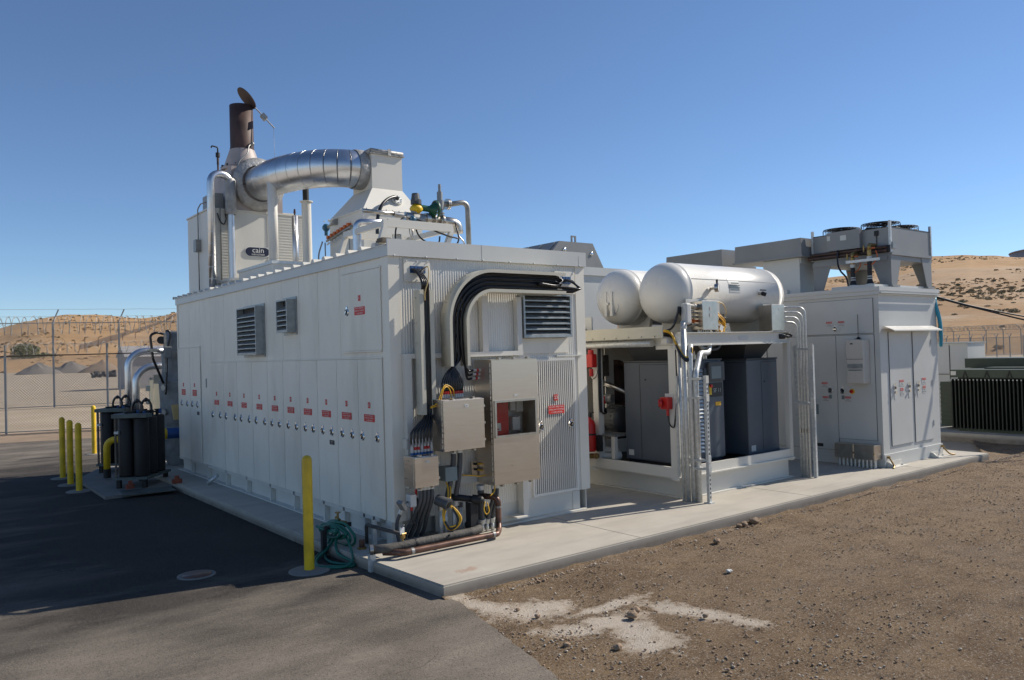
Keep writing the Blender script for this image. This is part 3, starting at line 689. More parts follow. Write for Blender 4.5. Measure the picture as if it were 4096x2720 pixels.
def cabinet(name,x0,x1,z0,z1,yf,yb,label,hinge=True,nclip=3):
    t=thing(name,((x0+x1)/2,yb,z0),label,'junction box','stainless boxes on the end wall')
    b=MB(); b.box((x0+.004,yf+.028,z0),(x1-.004,yb,z1),.004); b.build('body',STEEL,t)
    d=MB(); d.box((x0,yf,z0+.004),(x1,yf+.026,z1-.006),.004); d=d.build('door',STEEL,t)
    h=MB()
    if hinge:
        n=int((z1-z0)/.055)
        for k in range(n): h.cyl((x0-.003,yf+.026,z0+.03+k*.055),(x0-.003,yf+.026,z0+.072+k*.055),.006,seg=6)
    h.build('hinge',STEEL2,d)
    for k in range(nclip):
        c=MB(); z=z0+(z1-z0)*(k+.5)/nclip; c.box((x1+.0005,yf+.005,z-.012),(x1+.016,yf+.045,z+.012)); c.build('clip',STEEL2,t)
    for k in range(2 if nclip<4 else 3):
        x=x0+(x1-x0)*((k+.5)/(2 if nclip<4 else 3))
        for z in ((z1,1),(z0,-1)):
            c=MB(); c.box((x-.012,yf+.004,z[0]+.001*z[1]),(x+.012,yf+.05,z[0]+.017*z[1])); c.build('clip',STEEL2,t)
    return t,d

def control_cabinet():
    x0,x1,z0,z1,yf,yb=.945,1.553,.515,1.81,-.40,-.09
    t=thing('control_cabinet',(1.25,yb,z0),'tall stainless steel cabinet with a dark window showing red equipment inside','cabinet','stainless boxes on the end wall')
    b=MB(); b.box((x0+.004,yf+.028,z0),(x0+.008,yb,z1)); b.box((x1-.008,yf+.028,z0),(x1-.004,yb,z1)); b.box((x0+.008,yf+.028,z0),(x1-.008,yb,z0+.004)); b.box((x0+.008,yf+.028,z1-.004),(x1-.008,yb,z1)); b.box((x0+.008,yb-.006,z0+.004),(x1-.008,yb,z1-.004)); b.build('body',STEEL,t)
    wx0,wx1,wz0,wz1=.985,1.497,1.025,1.365
    d=MB(); d.box((x0,yf,z0+.004),(x1,yf+.026,wz0)); d.box((x0,yf,wz1),(x1,yf+.026,z1-.006)); d.box((x0,yf,wz0),(wx0,yf+.026,wz1)); d.box((wx1,yf,wz0),(x1,yf+.026,wz1)); d=d.build('door',STEEL,t)
    f=MB(); e=.022; f.box((wx0-e,yf-.016,wz0-e),(wx1+e,yf-.0005,wz0)); f.box((wx0-e,yf-.016,wz1),(wx1+e,yf-.0005,wz1+e)); f.box((wx0-e,yf-.016,wz0),(wx0,yf-.0005,wz1)); f.box((wx1,yf-.016,wz0),(wx1+e,yf-.0005,wz1)); f.build('window_frame',STEEL2,d)
    g=MB(); g.box((wx0,yf-.006,wz0),(wx1,yf-.002,wz1)); g.build('window',GLASS,d)
    h=MB()
    for k in range(22): h.cyl((x0-.003,yf+.026,z0+.04+k*.056),(x0-.003,yf+.026,z0+.085+k*.056),.006,seg=6)
    h.build('hinge',STEEL2,d)
    plate(d,'label_plate',(1.25,yf-.001,1.43),.05,.016,'F',LBL)
    i=MB(); i.box((.99,-.28,.95),(1.235,-.1,1.6)); i.mi=1; i.box((1.0,-.287,1.29),(1.06,-.281,1.37)); i.mi=2; i.box((1.01,-.287,1.06),(1.13,-.281,1.14)); i.mi=0; i.box((1.02,-.289,1.07),(1.10,-.2875,1.085)); i.build('red_unit',[REDP,MATBLK,LBL],t)
    i=MB(); i.box((1.26,-.18,1.0),(1.5,-.1,1.5)); i.mi=1; i.box((1.30,-.27,1.05),(1.40,-.181,1.19)); i.box((1.29,-.25,1.26),(1.36,-.181,1.35)); i.box((1.38,-.24,1.24),(1.47,-.181,1.36)); i.build('control_modules',[LOUV,LBL],t)
    for k in range(5):
        c=MB(); z=z0+.12+k*.26; c.box((x1+.0005,yf+.005,z-.012),(x1+.016,yf+.045,z+.012)); c.build('clip',STEEL2,t)
    for x in (1.06,1.25,1.44):
        for z,q in ((z1,1),(z0,-1)):
            c=MB(); c.box((x-.014,yf+.004,z+.001*q),(x+.014,yf+.05,z+.02*q)); c.build('clip',STEEL2,t)
control_cabinet()
t,d=cabinet('junction_box',.348,.838,.92,1.43,-.40,-.09,'square stainless steel box with hinged door, right of the straight cable tray')
plate(d,'label_plate',(.62,-.401,1.36),.05,.03,'F',LBL,['JB-2'],SIGNK,.014)
t,d=cabinet('junction_box',.04,.306,.597,.897,-.35,-.125,'smallest stainless steel box, lowest on the corner with red and white glands on top',nclip=2)
plate(d,'label_plate',(.18,-.351,.845),.045,.016,'F',LBL)
t=thing('grey_box',(.52,-.09,.6),'small blue-grey painted box with yellow cables hanging from its underside','box')
b=MB(); b.box((.449,-.238,.605),(.587,-.09,.742),.003); b.build('body',GREYB,t); b=MB(); b.box((.446,-.25,.602),(.59,-.239,.745),.003); b.build('cover',GREYB,t)
def flex(pts,r,name,m,label,cat,group,ends=True):
    e=MB(); P=spline(pts,6); e.tube(P,r,8); c=solo(e,name,m,pts[-1],label,cat,group)
    if ends:
        g=MB(); a=P[0]; dd=(P[0]-P[1]).normalized(); g.cyl(a+dd*.01,a-dd*.035,r*1.35,seg=10); g.build('fitting',GALV,c); g=MB(); a=P[-1]; dd=(P[-1]-P[-2]).normalized(); g.cyl(a-dd*.04,a+dd*.01,r*1.35,seg=10); g.build('fitting',GALV,c)
    return c
G='grey conduits below the wall boxes'
for i,(x,xb,yb) in enumerate(((.16,.13,.10),(.205,.20,.12),(.25,.27,.12),(.295,.34,.13))):
    flex([(x,-.23,.59),(x+.002,-.22,.45),(x-.02+.01*i,-.1,.25),(xb,.02,.1),(xb,yb-.02,.01)],.021,'flexible_conduit',FLEX,'grey flexible conduit curving down from the smallest steel box to the slab','conduit',G)
flex([(.02,-.10,.36),(-.01,-.06,.24),(.0,-.05,.1),(.03,-.05,.0)],.018,'flexible_conduit',FLEX,'outermost grey flexible conduit bowing around the wall corner','conduit',G)
for x,xb in ((.565,.515),(.645,.62)):
    flex([(x,-.22,.91),(x,-.22,.8),((x+xb)/2,-.2,.6),(xb,-.17,.45),(xb,-.16,.345)],.027,'flexible_conduit',FLEX,'thick grey flexible conduit hanging from the square steel box','conduit',G)
flex([(.905,-.2,.50),(.915,-.19,.4),(.935,-.16,.2),(.95,-.14,.11)],.034,'flexible_conduit',FLEX,'thickest grey flexible conduit under the tall cabinet, left of the copper pipe','conduit',G)
for x,xb in ((1.03,1.02),(1.075,1.09)):
    flex([(x,-.26,.50),(x,-.25,.38),((x+xb)/2,-.18,.22),(xb,-.14,.10)],.020,'flexible_conduit',FLEX,'slim grey flexible conduit beneath the tall cabinet, behind the copper pipe','conduit',G)
def pipe(pts,r,name,m,label,cat,group=None,rad=.08,seg=12,bands=None):
    e=MB(); e.tube(bend(pts,rad,6),r,seg); return solo(e,name,m,pts[0],label,cat,group)
for i,(x,y) in enumerate(((.46,-.12),(.52,-.12),(.62,-.12),(.70,-.12))):
    p=pipe([(x,y,0),(x,y,.34)],.022,'steel_conduit_stub',GALV,'short upright galvanised conduit stub rising from the slab behind the insulated pipe','conduit','galvanised stubs behind the pipes')
    g=MB(); g.cyl((x,y,.30),(x,y,.345),.028,seg=10); g.build('coupling',STEEL2 if i<3 else FLEX,p)
for x,y,h in ((.95,-.14,.11),(1.02,-.14,.1),(1.09,-.14,.1)):
    pipe([(x,y,0),(x,y,h)],.026 if x<1 else .018,'steel_conduit_stub',GALV,'short galvanised stub at the foot of a conduit beside the copper pipe','conduit','galvanised stubs by the copper pipe')
# copper drain and insulated pipe
p=pipe([(-.33,-.36,.06),(-.20,-.50,.06),(.885,-.50,.055),(.965,-.42,.07),(1.01,-.36,.12),(1.01,-.36,.385),(.90,-.2,.40)],.030,'copper_drain_pipe',COPPER,'weathered copper pipe lying on the slab and rising in an elbow under the tall cabinet','pipe',rad=.06)
g=MB()
for x in (-.12,.82): g.cyl((x,-.5,.0575),(x+.03,-.5,.0575),.033,seg=12)
g.cyl((1.01,-.36,.28),(1.01,-.36,.30),.033,seg=12); g.build('joint_band',GREYP,p)
p=pipe([(-.44,-.34,.10),(-.30,-.40,.10),(.64,-.40,.10),(.80,-.34,.10),(.80,-.1,.10)],.042,'insulated_pipe',INSUL,'fat dark insulated pipe running along the slab behind the copper pipe','pipe',rad=.08)
g=MB(); g.cyl((-.02,-.4,.1),(.0,-.4,.1),.045,seg=14); g.cyl((.35,-.44,.12),(.35,-.46,.13),.012,seg=8); g.build('band',MATBLK,p)
t=thing('channel_support',(.74,-.33,0),'upright dark steel channel with pipe stub in front of the conduits','support')
b=MB(); b.box((.685,-.33,0),(.775,-.318,.37)); b.box((.685,-.318,0),(.697,-.24,.37)); b.mi=1; b.box((.763,-.318,0),(.775,-.24,.37)); b.build('channel',[MATBLK,GALV],t)
b=MB(); b.tube(bend([(.60,-.06,.42),(.60,-.15,.42),(.78,-.33,.39)],.05),.033,12); b.cyl((.735,-.29,.395),(.80,-.355,.385),.05,seg=14); b.cyl((.80,-.355,.385),(.815,-.37,.38),.045,.03,seg=14); b.build('rubber_boot',MATBLK,t)
t=thing('rubber_boot',(.40,-.33,.38),'round dark rubber cable boot with yellow cable, left of the channel support','cable boot')
b=MB(); b.cyl((.35,-.23,.44),(.40,-.33,.405),.055,seg=16); b.cyl((.40,-.33,.405),(.412,-.355,.395),.062,seg=16); b.build('sleeve',FLEX,t); b=MB(); b.cyl((.412,-.3555,.395),(.414,-.359,.393),.04,seg=14); b.build('opening',MATBLK,t)
def wire(pts,r,label,m=YELC,name='yellow_cable',cat='cable',grp='yellow cables on the end wall'):
    e=MB(); e.tube(spline(pts,7),r,6); return solo(e,name,m,pts[0],label,cat,grp)
wire([(.50,-.17,.60),(.49,-.22,.53),(.43,-.30,.43),(.345,-.34,.32),(.36,-.37,.20),(.44,-.40,.19),(.49,-.42,.24),(.47,-.40,.32),(.42,-.36,.38)],.008,'yellow cable looping from the blue-grey box to the left rubber boot')
wire([(.535,-.17,.60),(.52,-.22,.53),(.45,-.31,.43),(.36,-.345,.30),(.375,-.375,.17),(.45,-.41,.17),(.50,-.43,.25),(.475,-.40,.33),(.43,-.36,.385)],.008,'second yellow cable looping lower from the blue-grey box to the left rubber boot')
wire([(.35,-.37,.24),(.39,-.39,.17),(.45,-.405,.18),(.475,-.41,.26),(.44,-.37,.37)],.012,'black cable loop under the left rubber boot',BLACK,'black_cable')
wire([(.91,-.13,.72),(.955,-.2,.72),(.975,-.22,.66),(.93,-.22,.605),(.80,-.2,.62),(.70,-.17,.635)],.007,'yellow cable from the upper socket of the small steel plate, running left')
wire([(.91,-.13,.665),(.96,-.2,.64),(.995,-.3,.56),(.97,-.36,.47),(.90,-.38,.42)],.007,'yellow cable from the lower socket of the small steel plate down to the right boot')
wire([(.83,-.38,.37),(.80,-.4,.30),(.82,-.41,.25),(.855,-.41,.28),(.85,-.39,.36)],.006,'small closed yellow loop hanging below the right rubber boot')
t=thing('connector_plate',(.9,-.085,.6),'narrow stainless plate with two black plug sockets beside the tall cabinet','connector plate')
b=MB(); b.box((.868,-.105,.60),(.932,-.086,.745)); b.build('plate',STEEL,t)
for z in (.72,.665): b=MB(); b.cyl((.90,-.106,z),(.92,-.14,z),.013,seg=8); b.build('socket',MATBLK,t)
# alarm strobe and switch by the corner
t=thing('conduit_switch_box',(.08,-.13,.4),'small grey conduit switch box under the smallest steel box with red-capped fittings','switch box')
b=MB(); b.box((.055,-.22,.40),(.125,-.13,.52),.006); b.build('body',SWG,t); b=MB(); b.cyl((.09,-.175,.36),(.09,-.175,.399),.014,seg=8); b.cyl((.145,-.18,.50),(.145,-.18,.56),.013,seg=8); b.build('fitting',REDP,t)
b=MB(); b.tube(spline([(.09,-.175,.36),(.09,-.18,.28),(.13,-.19,.23),(.16,-.19,.30),(.15,-.18,.48)],7),.011,8); b.build('cable',BLACK,t)
t=thing('flood_light',(-.07,-.18,.42),'small tilted grey flood light sticking out at the wall corner','flood light')
b=MB(); M0=Vector((-.045,-.21,.44)); b.bar(M0+Vector((-.03,-.03,.035)),M0+Vector((.035,.0,-.05)),.07,.035,(-1,-.3,0)); b.build('housing',GREYP,t); b=MB(); b.tube([(-.01,-.19,.43),(.054,-.17,.45)],.010,6); b.build('arm',GREYP,t)
# drain valve, sample pipe and strut near the slab corner
t=thing('drain_valve',(-.14,-.39,.1),'small brass valve with white tag standing on the insulated pipe','valve')
b=MB(); b.cyl((-.14,-.39,.14),(-.14,-.39,.2),.012,seg=8); b.cyl((-.14,-.39,.165),(-.14,-.39,.19),.026,seg=10); b.cyl((-.15,-.39,.2),(-.10,-.38,.2),.014,seg=8); b.build('body',BRASS,t); b=MB(); b.box((-.165,-.395,.205),(-.12,-.388,.265)); b.bar((-.14,-.39,.26),(-.125,-.40,.29),.02,.004); b.build('tag',SIGNW,t)
p=pipe([(-.16,.30,0),(-.16,.30,.19),(-.16,.22,.19),(-.12,-.34,.19)],.018,'sample_pipe',INSUL,'thin dark pipe bridging from the slab to the small brass valve','pipe',rad=.03)
t=thing('strut_post',(-.14,.18,0),'short galvanised slotted strut holding up the thin dark pipe','strut')
b=MB(); b.box((-.155,.165,0),(-.115,.175,.25)); b.box((-.155,.175,0),(-.15,.2,.25)); b.box((-.12,.175,0),(-.115,.2,.25)); b.build('channel',GALV,t); b=MB(); b.cyl((-.14,.16,.19),(-.14,.2,.19),.024,seg=8); b.build('clamp',GALV,t)
t=thing('anchor_stub',(-.30,.13,0),'short rusty orange pipe stub standing on the slab edge','pipe stub')
b=MB(); b.cyl((-.30,.13,0),(-.30,.13,.09),.028,seg=12); b.build('stub',COPPER,t); b=MB(); b.cyl((-.30,.13,0),(-.30,.13,.02),.045,seg=12); b.build('collar',BRASS,t)
t=thing('pipe_bracket',(-.46,-.33,-.1),'galvanised bracket clamping the insulated pipe at the slab side','bracket')
b=MB(); b.box((-.47,-.37,-.098),(-.415,-.36,.06)); b.box((-.47,-.36,-.098),(-.462,-.32,.06)); b.build('channel',GALV,t); b=MB(); b.cyl((-.46,-.34,.1),(-.43,-.35,.1),.05,seg=12); b.build('clamp',STEEL2,t)
# ------------------------------------------------------------------ hose, bollards, manhole
def bollard():
    t=thing('bollard',(0,0,-.1),'yellow steel bollard standing alone beside the green hose in front','bollard','yellow bollards')
    b=MB(); b.lathe([(.047,0),(.047,1.02),(.044,1.045),(.033,1.063),(.016,1.072),(0,1.075)],(0,0,-.1),seg=24); b.build('post',YEL,t)
    b=MB(); b.lathe([(.19,-.04),(.19,.006),(.17,.014),(.0,.016)],(0,0,-.1),seg=28); b.build('concrete_collar',DCONC,t)
    return t
B0=bollard(); B0.location=(-.857,.103,-.1)
for (x,y),l in zip(((-1.639,8.86),(-1.661,7.9),(-1.671,7.03),(-.519,12.5)),('yellow bollard furthest back of the row of three near the black tanks','yellow bollard in the middle of the row of three near the black tanks','yellow bollard nearest the camera in the row of three near the black tanks','yellow bollard by itself behind the black tanks on the far asphalt')):
    dup(B0,(x,y,-.1),l)
def hose():
    t=thing('garden_hose',(-.35,.5,-.1),'green garden hose coiled over a dark post and spilling on the asphalt','hose')
    rnd=random.Random(3); pts=[]
    for k in range(5):
        w=.26-.03*k+rnd.uniform(-.02,.02); lo=.02+.04*k-.03*(k%2); tx=-.30-.03*k; ty=.52
        c=Vector((tx-.08,ty,.0)); hi=.25-.012*k; dx=-.10+.03*k
        for a in range(0,360,30):
            s,cc=math.sin(R(a)),math.cos(R(a)); z=(hi+lo)/2-.03+(hi-lo)/2*cc*1.05
            pts.append((tx-.07-dx*.4*(1-cc)*.6-.02*s,ty+s*w*(1+.15*(1-cc)),z+rnd.uniform(-.008,.008)))
    b=MB(); b.tube(spline(pts,4),.0135,8)
    low=[(-.36,.50,.18),(-.44,.55,.0),(-.66,.42,-.08),(-.76,.16,-.086),(-.62,.0,-.086),(-.5,-.08,-.086),(-.46,.02,-.07),(-.5,.25,-.03),(-.44,.4,.07),(-.37,.35,.1),(-.43,.1,.02),(-.50,-.06,-.05),(-.6,-.05,-.086),(-.74,.1,-.086),(-.7,.3,-.07),(-.5,.45,0),(-.37,.5,.14)]
    b.tube(spline(low,6),.0135,8)
    b.tube(spline([(-.33,.60,.20),(-.40,.62,.05),(-.52,.5,-.07),(-.6,.25,-.086),(-.55,.05,-.086),(-.47,0,-.08)],6),.0135,8); b.build('coil',HOSE,t)
    b=MB(); b.box((-.42,.55,.10),(-.416,.63,.155)); b.mi=1; b.box((-.4215,.565,.12),(-.4205,.615,.135)); b.build('paper_tag',[SIGNW,BLUEF],t)
hose()
t=thing('hose_post',(-.24,.49,-.1),'short dark steel post with tap carrying the green hose','hose post')
b=MB(); b.box((-.56,.46,-.099),(-.515,.51,.16)); b.box((-.53,.47,.16),(-.24,.50,.20)); b.build('post',MATBLK,t)
b=MB(); b.cyl((-.30,.62,.2),(-.30,.70,.22),.02,seg=8); b.cyl((-.30,.66,.21),(-.30,.66,.28),.012,seg=8); b.cyl((-.30,.66,.275),(-.30,.66,.285),.03,seg=10); b.tube([(-.28,.5,.2),(-.3,.62,.2)],.012,6); b.build('tap',BRASS,t)
t=thing('manhole_cover',(-1.70,.71,-.098),'small round rusty manhole cover set in the shaded asphalt','manhole cover')
b=MB(); b.lathe([(.17,-.03),(.17,.002),(.135,.004),(.135,-.03)],(-1.70,.71,-.098),seg=32); b.build('concrete_ring',DCONC,t); b=MB(); b.lathe([(.132,-.03),(.132,.006),(0,.007)],(-1.70,.71,-.098),seg=32); b.build('lid',COPPER,t)
# ------------------------------------------------------------------ roof equipment
def boiler():
    t=thing('exhaust_heat_boiler',(.95,6.8,3.03),'tall off-white boiler box on the roof rear carrying the cain sign','boiler')
    b=MB(); b.box((.16,6.2,3.034),(1.80,7.42,4.36)); b.build('casing',WHITE,t)
    for xa,xb in ((.20,.52),(1.12,1.76)):
        b=MB(); b.box((xa,6.1965,3.09),(xb,6.1995,4.33))
        for k in range(26): z=3.1+k*.048; b.box((xa,6.1885,z),(xb,6.1964,z+.02))
        b.build('ribbed_panel',WHITE,t)
    b=MB(); b.box((.14,6.18,4.361),(1.82,7.44,4.385)); b.box((1.2,6.22,4.386),(1.62,6.6,4.41)); b.build('top_flange',WHITE,t)
    b=MB(); b.box((.50,6.19,4.386),(1.40,7.2,4.72)); b.hexa([(.50,6.19,4.721),(1.40,6.19,4.721),(1.40,7.2,4.721),(.50,7.2,4.721),(.54,6.20,5.12),(1.30,6.22,5.12),(1.30,7.1,5.12),(.54,7.1,5.12)]); b.build('stack_plenum',PINKST,t)
    b=MB(); b.box((.24,6.3,4.386),(.429,6.8,4.66)); b.build('side_box',HOODG,t)
    b=MB(); c=(.975,6.189,4.84); b.lathe([(.42,0),(.45,.05),(.40,.10),(.34,.13),(.31,.14)],c,(0,-1,0),40); b.build('insulated_flange',BLANK,t)
    b=MB(); b.cyl((.86,6.56,5.121),(.86,6.56,5.16),.37,seg=32); b.lathe([(.31,0),(.205,.31)],(.83,6.5,5.165),(0,0,1),32); b.build('stack_cone',PINKST,t)
    st=MB(); st.lathe([(.194,.0),(.194,.77),(.184,.77),(.184,.5)],(.83,6.5,5.47),(0,0,1),32); st.lathe([(.200,0),(.200,.035)],(.83,6.5,5.47),(0,0,1),32); st=st.build('stack',RUST,t)
    f=MB(); n=Vector((.52,-.42,.66)).normalized(); c=Vector((.89,6.4,6.36)); u=Vector((-.64,.22,.73)); vd=(c-Vector(CAMP)).normalized(); v=(u.cross(vd)).normalized(); v=v if v.x>0 else -v; v=(v*.40-vd*.92); u=u.normalized(); v=(v-u*v.dot(u)).normalized(); w=u.cross(v); A=[];B=[]
    for k in range(32):
        p=c+u*.21*math.cos(2*math.pi*k/32)+v*.20*math.sin(2*math.pi*k/32); A.append(f._v(p)); B.append(f._v(p+w*.012))
    f._f(A); f._f(B[::-1])
    for k in range(32): f._f([A[k],A[(k+1)%32],B[(k+1)%32],B[k]])
    f.build('rain_flap',RUST,st)
    f=MB(); f.cyl(c-u*.20,c-u*.66,.011,seg=6); q=c-u*.40; f.bar(q-u*.06,q+u*.04,.11,.08); f.tube([c-u*.64,c-u*.65+Vector((0,0,-.5)),c-u*.62+Vector((.0,0,-1.25))],.003,4); f.build('counterweight_arm',GREYP,st)
    b=MB(); b.tube(spline([(.93,6.31,5.55),(.86,6.25,5.5),(.80,6.18,5.35),(.66,6.15,5.2),(.60,6.15,5.0)],8),.012,6); b.sphere((.94,6.30,5.56),.035,10); b.build('flex_lead',GREYP,t)
    b=MB()
    for k in range(14): a=2*math.pi*k/14; b.cyl((.86+.35*math.cos(a),6.56+.35*math.sin(a),5.161),(.86+.35*math.cos(a),6.56+.35*math.sin(a),5.20),.02,seg=6)
    b.build('flange_bolts',MATBLK,t)
    g=MB(); n=16; pl=[]
    for (cx,cz,a0) in ((1.07,3.70,-90),(.81,3.70,90)):
        for k in range(n+1): a=R(a0+180*k/n); pl.append((cx+.085*math.cos(a),cz+.085*math.sin(a)))
    g.mi=1; g.prism(pl,'y',6.186,6.191); ins=[(x+(.004 if x<.94 else -.004)*0+(x-.94)*-.05,3.70+(z-3.70)*.87) for x,z in pl]; g.mi=0; g.prism(ins,'y',6.183,6.1865); g.mi=1
    g.text('cain',.125,(.95,6.181,3.725),sx=1.05); g.text('INDUSTRIES',.042,(.95,6.181,3.652)); g.build('name_sign',[SIGNB,SIGNW],t)
    b=MB(); b.box((.07,6.66,3.72),(.159,6.80,3.92)); b.build('terminal_box',GREYP,t)
    b=MB(); b.tube(bend([(.13,6.72,3.06),(.13,6.72,4.44),(.13,6.55,4.5),(.16,6.35,4.5)],.06),.010,6); b.tube(bend([(.33,6.17,3.05),(.33,6.17,4.40),(.27,6.17,4.42)],.03),.010,6); b.build('conduit',GREYP,t)
    b=MB(); b.tube(spline([(.28,6.16,4.30),(.31,6.14,4.18),(.37,6.14,4.12),(.41,6.14,4.2),(.40,6.15,4.3)],6),.010,6); b.tube(spline([(.55,6.15,4.98),(.58,6.12,4.86),(.66,6.08,4.80),(.76,6.03,4.82)],6),.009,6); b.build('black_hose',BLACK,t)
boiler()
def duct():
    t=thing('exhaust_duct',(.97,6.0,4.78),'large curved shiny aluminium-clad exhaust duct sweeping between boiler and hood','duct')
    z0=4.83; r=.29; sx,sy=.975,5.66; ax_,ay_=.83,1.46
    def P(a): return Vector((sx+ax_*(1-math.cos(R(a))),sy-ay_*math.sin(R(a)),z0-.03*a/90))
    b=MB(); b.tube([(sx,5.96,z0),(sx,5.8,z0),(sx,sy,z0)],r,36,cap=False)
    n=10; pts=[]
    for k in range(n):
        a0,a1=90*k/n,90*(k+1)/n; b.tube([P(a0+(a1-a0)*q/3) for q in range(4)],r,40,cap=False)
    end=P(90); b.tube([end,end+Vector((.03,0,0))],r,36,cap=False); b.build('cladding',ALU,t)
    b=MB()
    for k in range(0,n+1):
        A=P(90*k/n); d=(P(90*k/n+.5)-P(90*k/n-.5)).normalized(); u,v,_=frame(d); b.tube([A+(u*math.cos(.1745*q)+v*math.sin(.1745*q))*r for q in range(36)],.003,5,closed=True)
    b.tube([(sx,5.95,z0),(sx,5.94,z0)],r+.006,36,cap=False); b.build('seam_bands',ALU,t)
    b=MB(); e=end+Vector((.03,0,0)); b.lathe([(r+.01,-.09),(r+.018,-.06),(r+.02,.06),(r+.01,.075)],e,(1,0,0),36); b.build('end_collar',BLANK,t)
    return e
DE=duct()
def hood():
    x0,x1=DE.x+.077,DE.x+.077+.53; y0,y1=3.88,4.52
    t=thing('exhaust_hood',((x0+x1)/2,(y0+y1)/2,3.03),'white sheet-metal exhaust hood with sloped shoulders at the end of the duct','hood')
    b=MB(); b.box((x0,y0,4.47),(x1,y1,5.0)); b.build('upper_box',WHITE,t)
    b=MB(); l0,l1,m0,m1=x0-.32,x1+.16,y0-.30,y1+.22
    b.hexa([(l0,m0,4.07),(l1,m0,4.07),(l1,m1,4.07),(l0,m1,4.07),(x0,y0,4.469),(x1,y0,4.469),(x1,y1,4.469),(x0,y1,4.469)]); b.build('sloped_shoulder',WHITE,t)
    b=MB(); b.box((l0,m0,3.034),(l1,m1,4.05)); b.build('lower_box',WHITE,t)
    b=MB(); b.box((l0-.025,m0-.025,3.42),(l1+.02,m1+.02,3.435)); b.build('stiffener',WHITE,t); b=MB(); b.box((l0-.02,m0-.02,4.0505),(l1+.02,m1+.02,4.0695))
    for k in range(9): b.cyl((l0+.05+k*.11,m0-.015,4.07),(l0+.05+k*.11,m0-.015,4.085),.012,seg=6); b.cyl((l0-.012,m0+.05+k*.16,4.07),(l0-.012,m0+.05+k*.16,4.085),.012,seg=6)
    b.build('bolted_flange',WHITE,t)
    b=MB(); b.box((x0-.035,y0-.035,5.0005),(x1+.035,y1+.035,5.015)); b.tube([(x0-.02,y0-.01,5.045),(x1+.01,y0-.01,5.045)],.035,10); b.tube([(x0-.01,y0,5.045),(x0-.01,y1,5.045)],.035,10); b.box((x0,y0,5.016),(x1,y1,5.05)); b.box((x0+.26,y0-.055,4.99),(x0+.31,y0-.046,5.09)); b.build('top_gasket',BLANK,t)
    cz=4.27; yy=m0+(cz-4.07)/.43*.30; cx=x0+.33
    b=MB(); nrm=Vector((0,-.82,.57)); c=Vector((cx,yy,cz)); b.cyl(c,c+nrm*.035,.088,seg=24)
    for k in range(8):
        u,v,_=frame(nrm); q=c+u*.068*math.cos(k*.785)+v*.068*math.sin(k*.785); b.cyl(q+nrm*.035,q+nrm*.05,.011,seg=6)
    b.build('port_flange',GALV,t)
    b=MB(); b.tube(spline([c+nrm*.04,c+nrm*.09+Vector((-.06,0,-.005)),(cx-.25,yy-.15,4.24),(cx-.40,yy-.22,4.10),(cx-.47,yy-.24,3.9),(cx-.48,yy-.24,3.5),(cx-.48,yy-.24,3.04)],7),.027,8); b.build('sensor_hose',BLACK,t)
    return t
hood()
def valvebank():
    t=thing('sample_manifold',(1.75,4.9,3.9),'row of small orange-handled valves with blue gauge on the hood side','valve manifold')
    x=DE.x+.077-.32-.03; b=MB(); b.tube([(x,4.80,3.74),(x,3.92,3.86)],.02,6); b.tube([(x+.05,4.85,3.98),(x,4.5,4.0)],.022,6); b.cyl((x,4.5,4.0),(x,4.44,4.0),.05,seg=10); b.tube(spline([(x-.05,4.85,3.74),(x-.1,4.9,3.5),(x-.08,4.85,3.2),(x-.02,4.8,3.05)],6),.012,6); b.tube([(x-.02,4.82,3.72),(x-.02,4.82,3.05)],.01,6); b.tube([(x,4.0,3.86),(x,4.0,3.04)],.008,6); b.build('pipework',GREYP,t)
    b=MB(); b.sphere((x+.05,4.92,3.98),.065,10); b.cyl((x+.05,4.92,3.85),(x+.05,4.92,3.95),.03,seg=8); b.build('gauge',TEAL,t)
    for k in range(7):
        b=MB(); y=4.72-k*.12; z=3.765+k*.0165; b.box((x-.03,y-.03,z),(x+.03,y+.03,z+.05)); b.build('valve_handle',ORANGE,t); b=MB(); b.cyl((x-.02,y+.02,z-.09),(x-.02,y-.05,z-.07),.014,seg=6); b.build('nozzle',GALV,t)
valvebank()
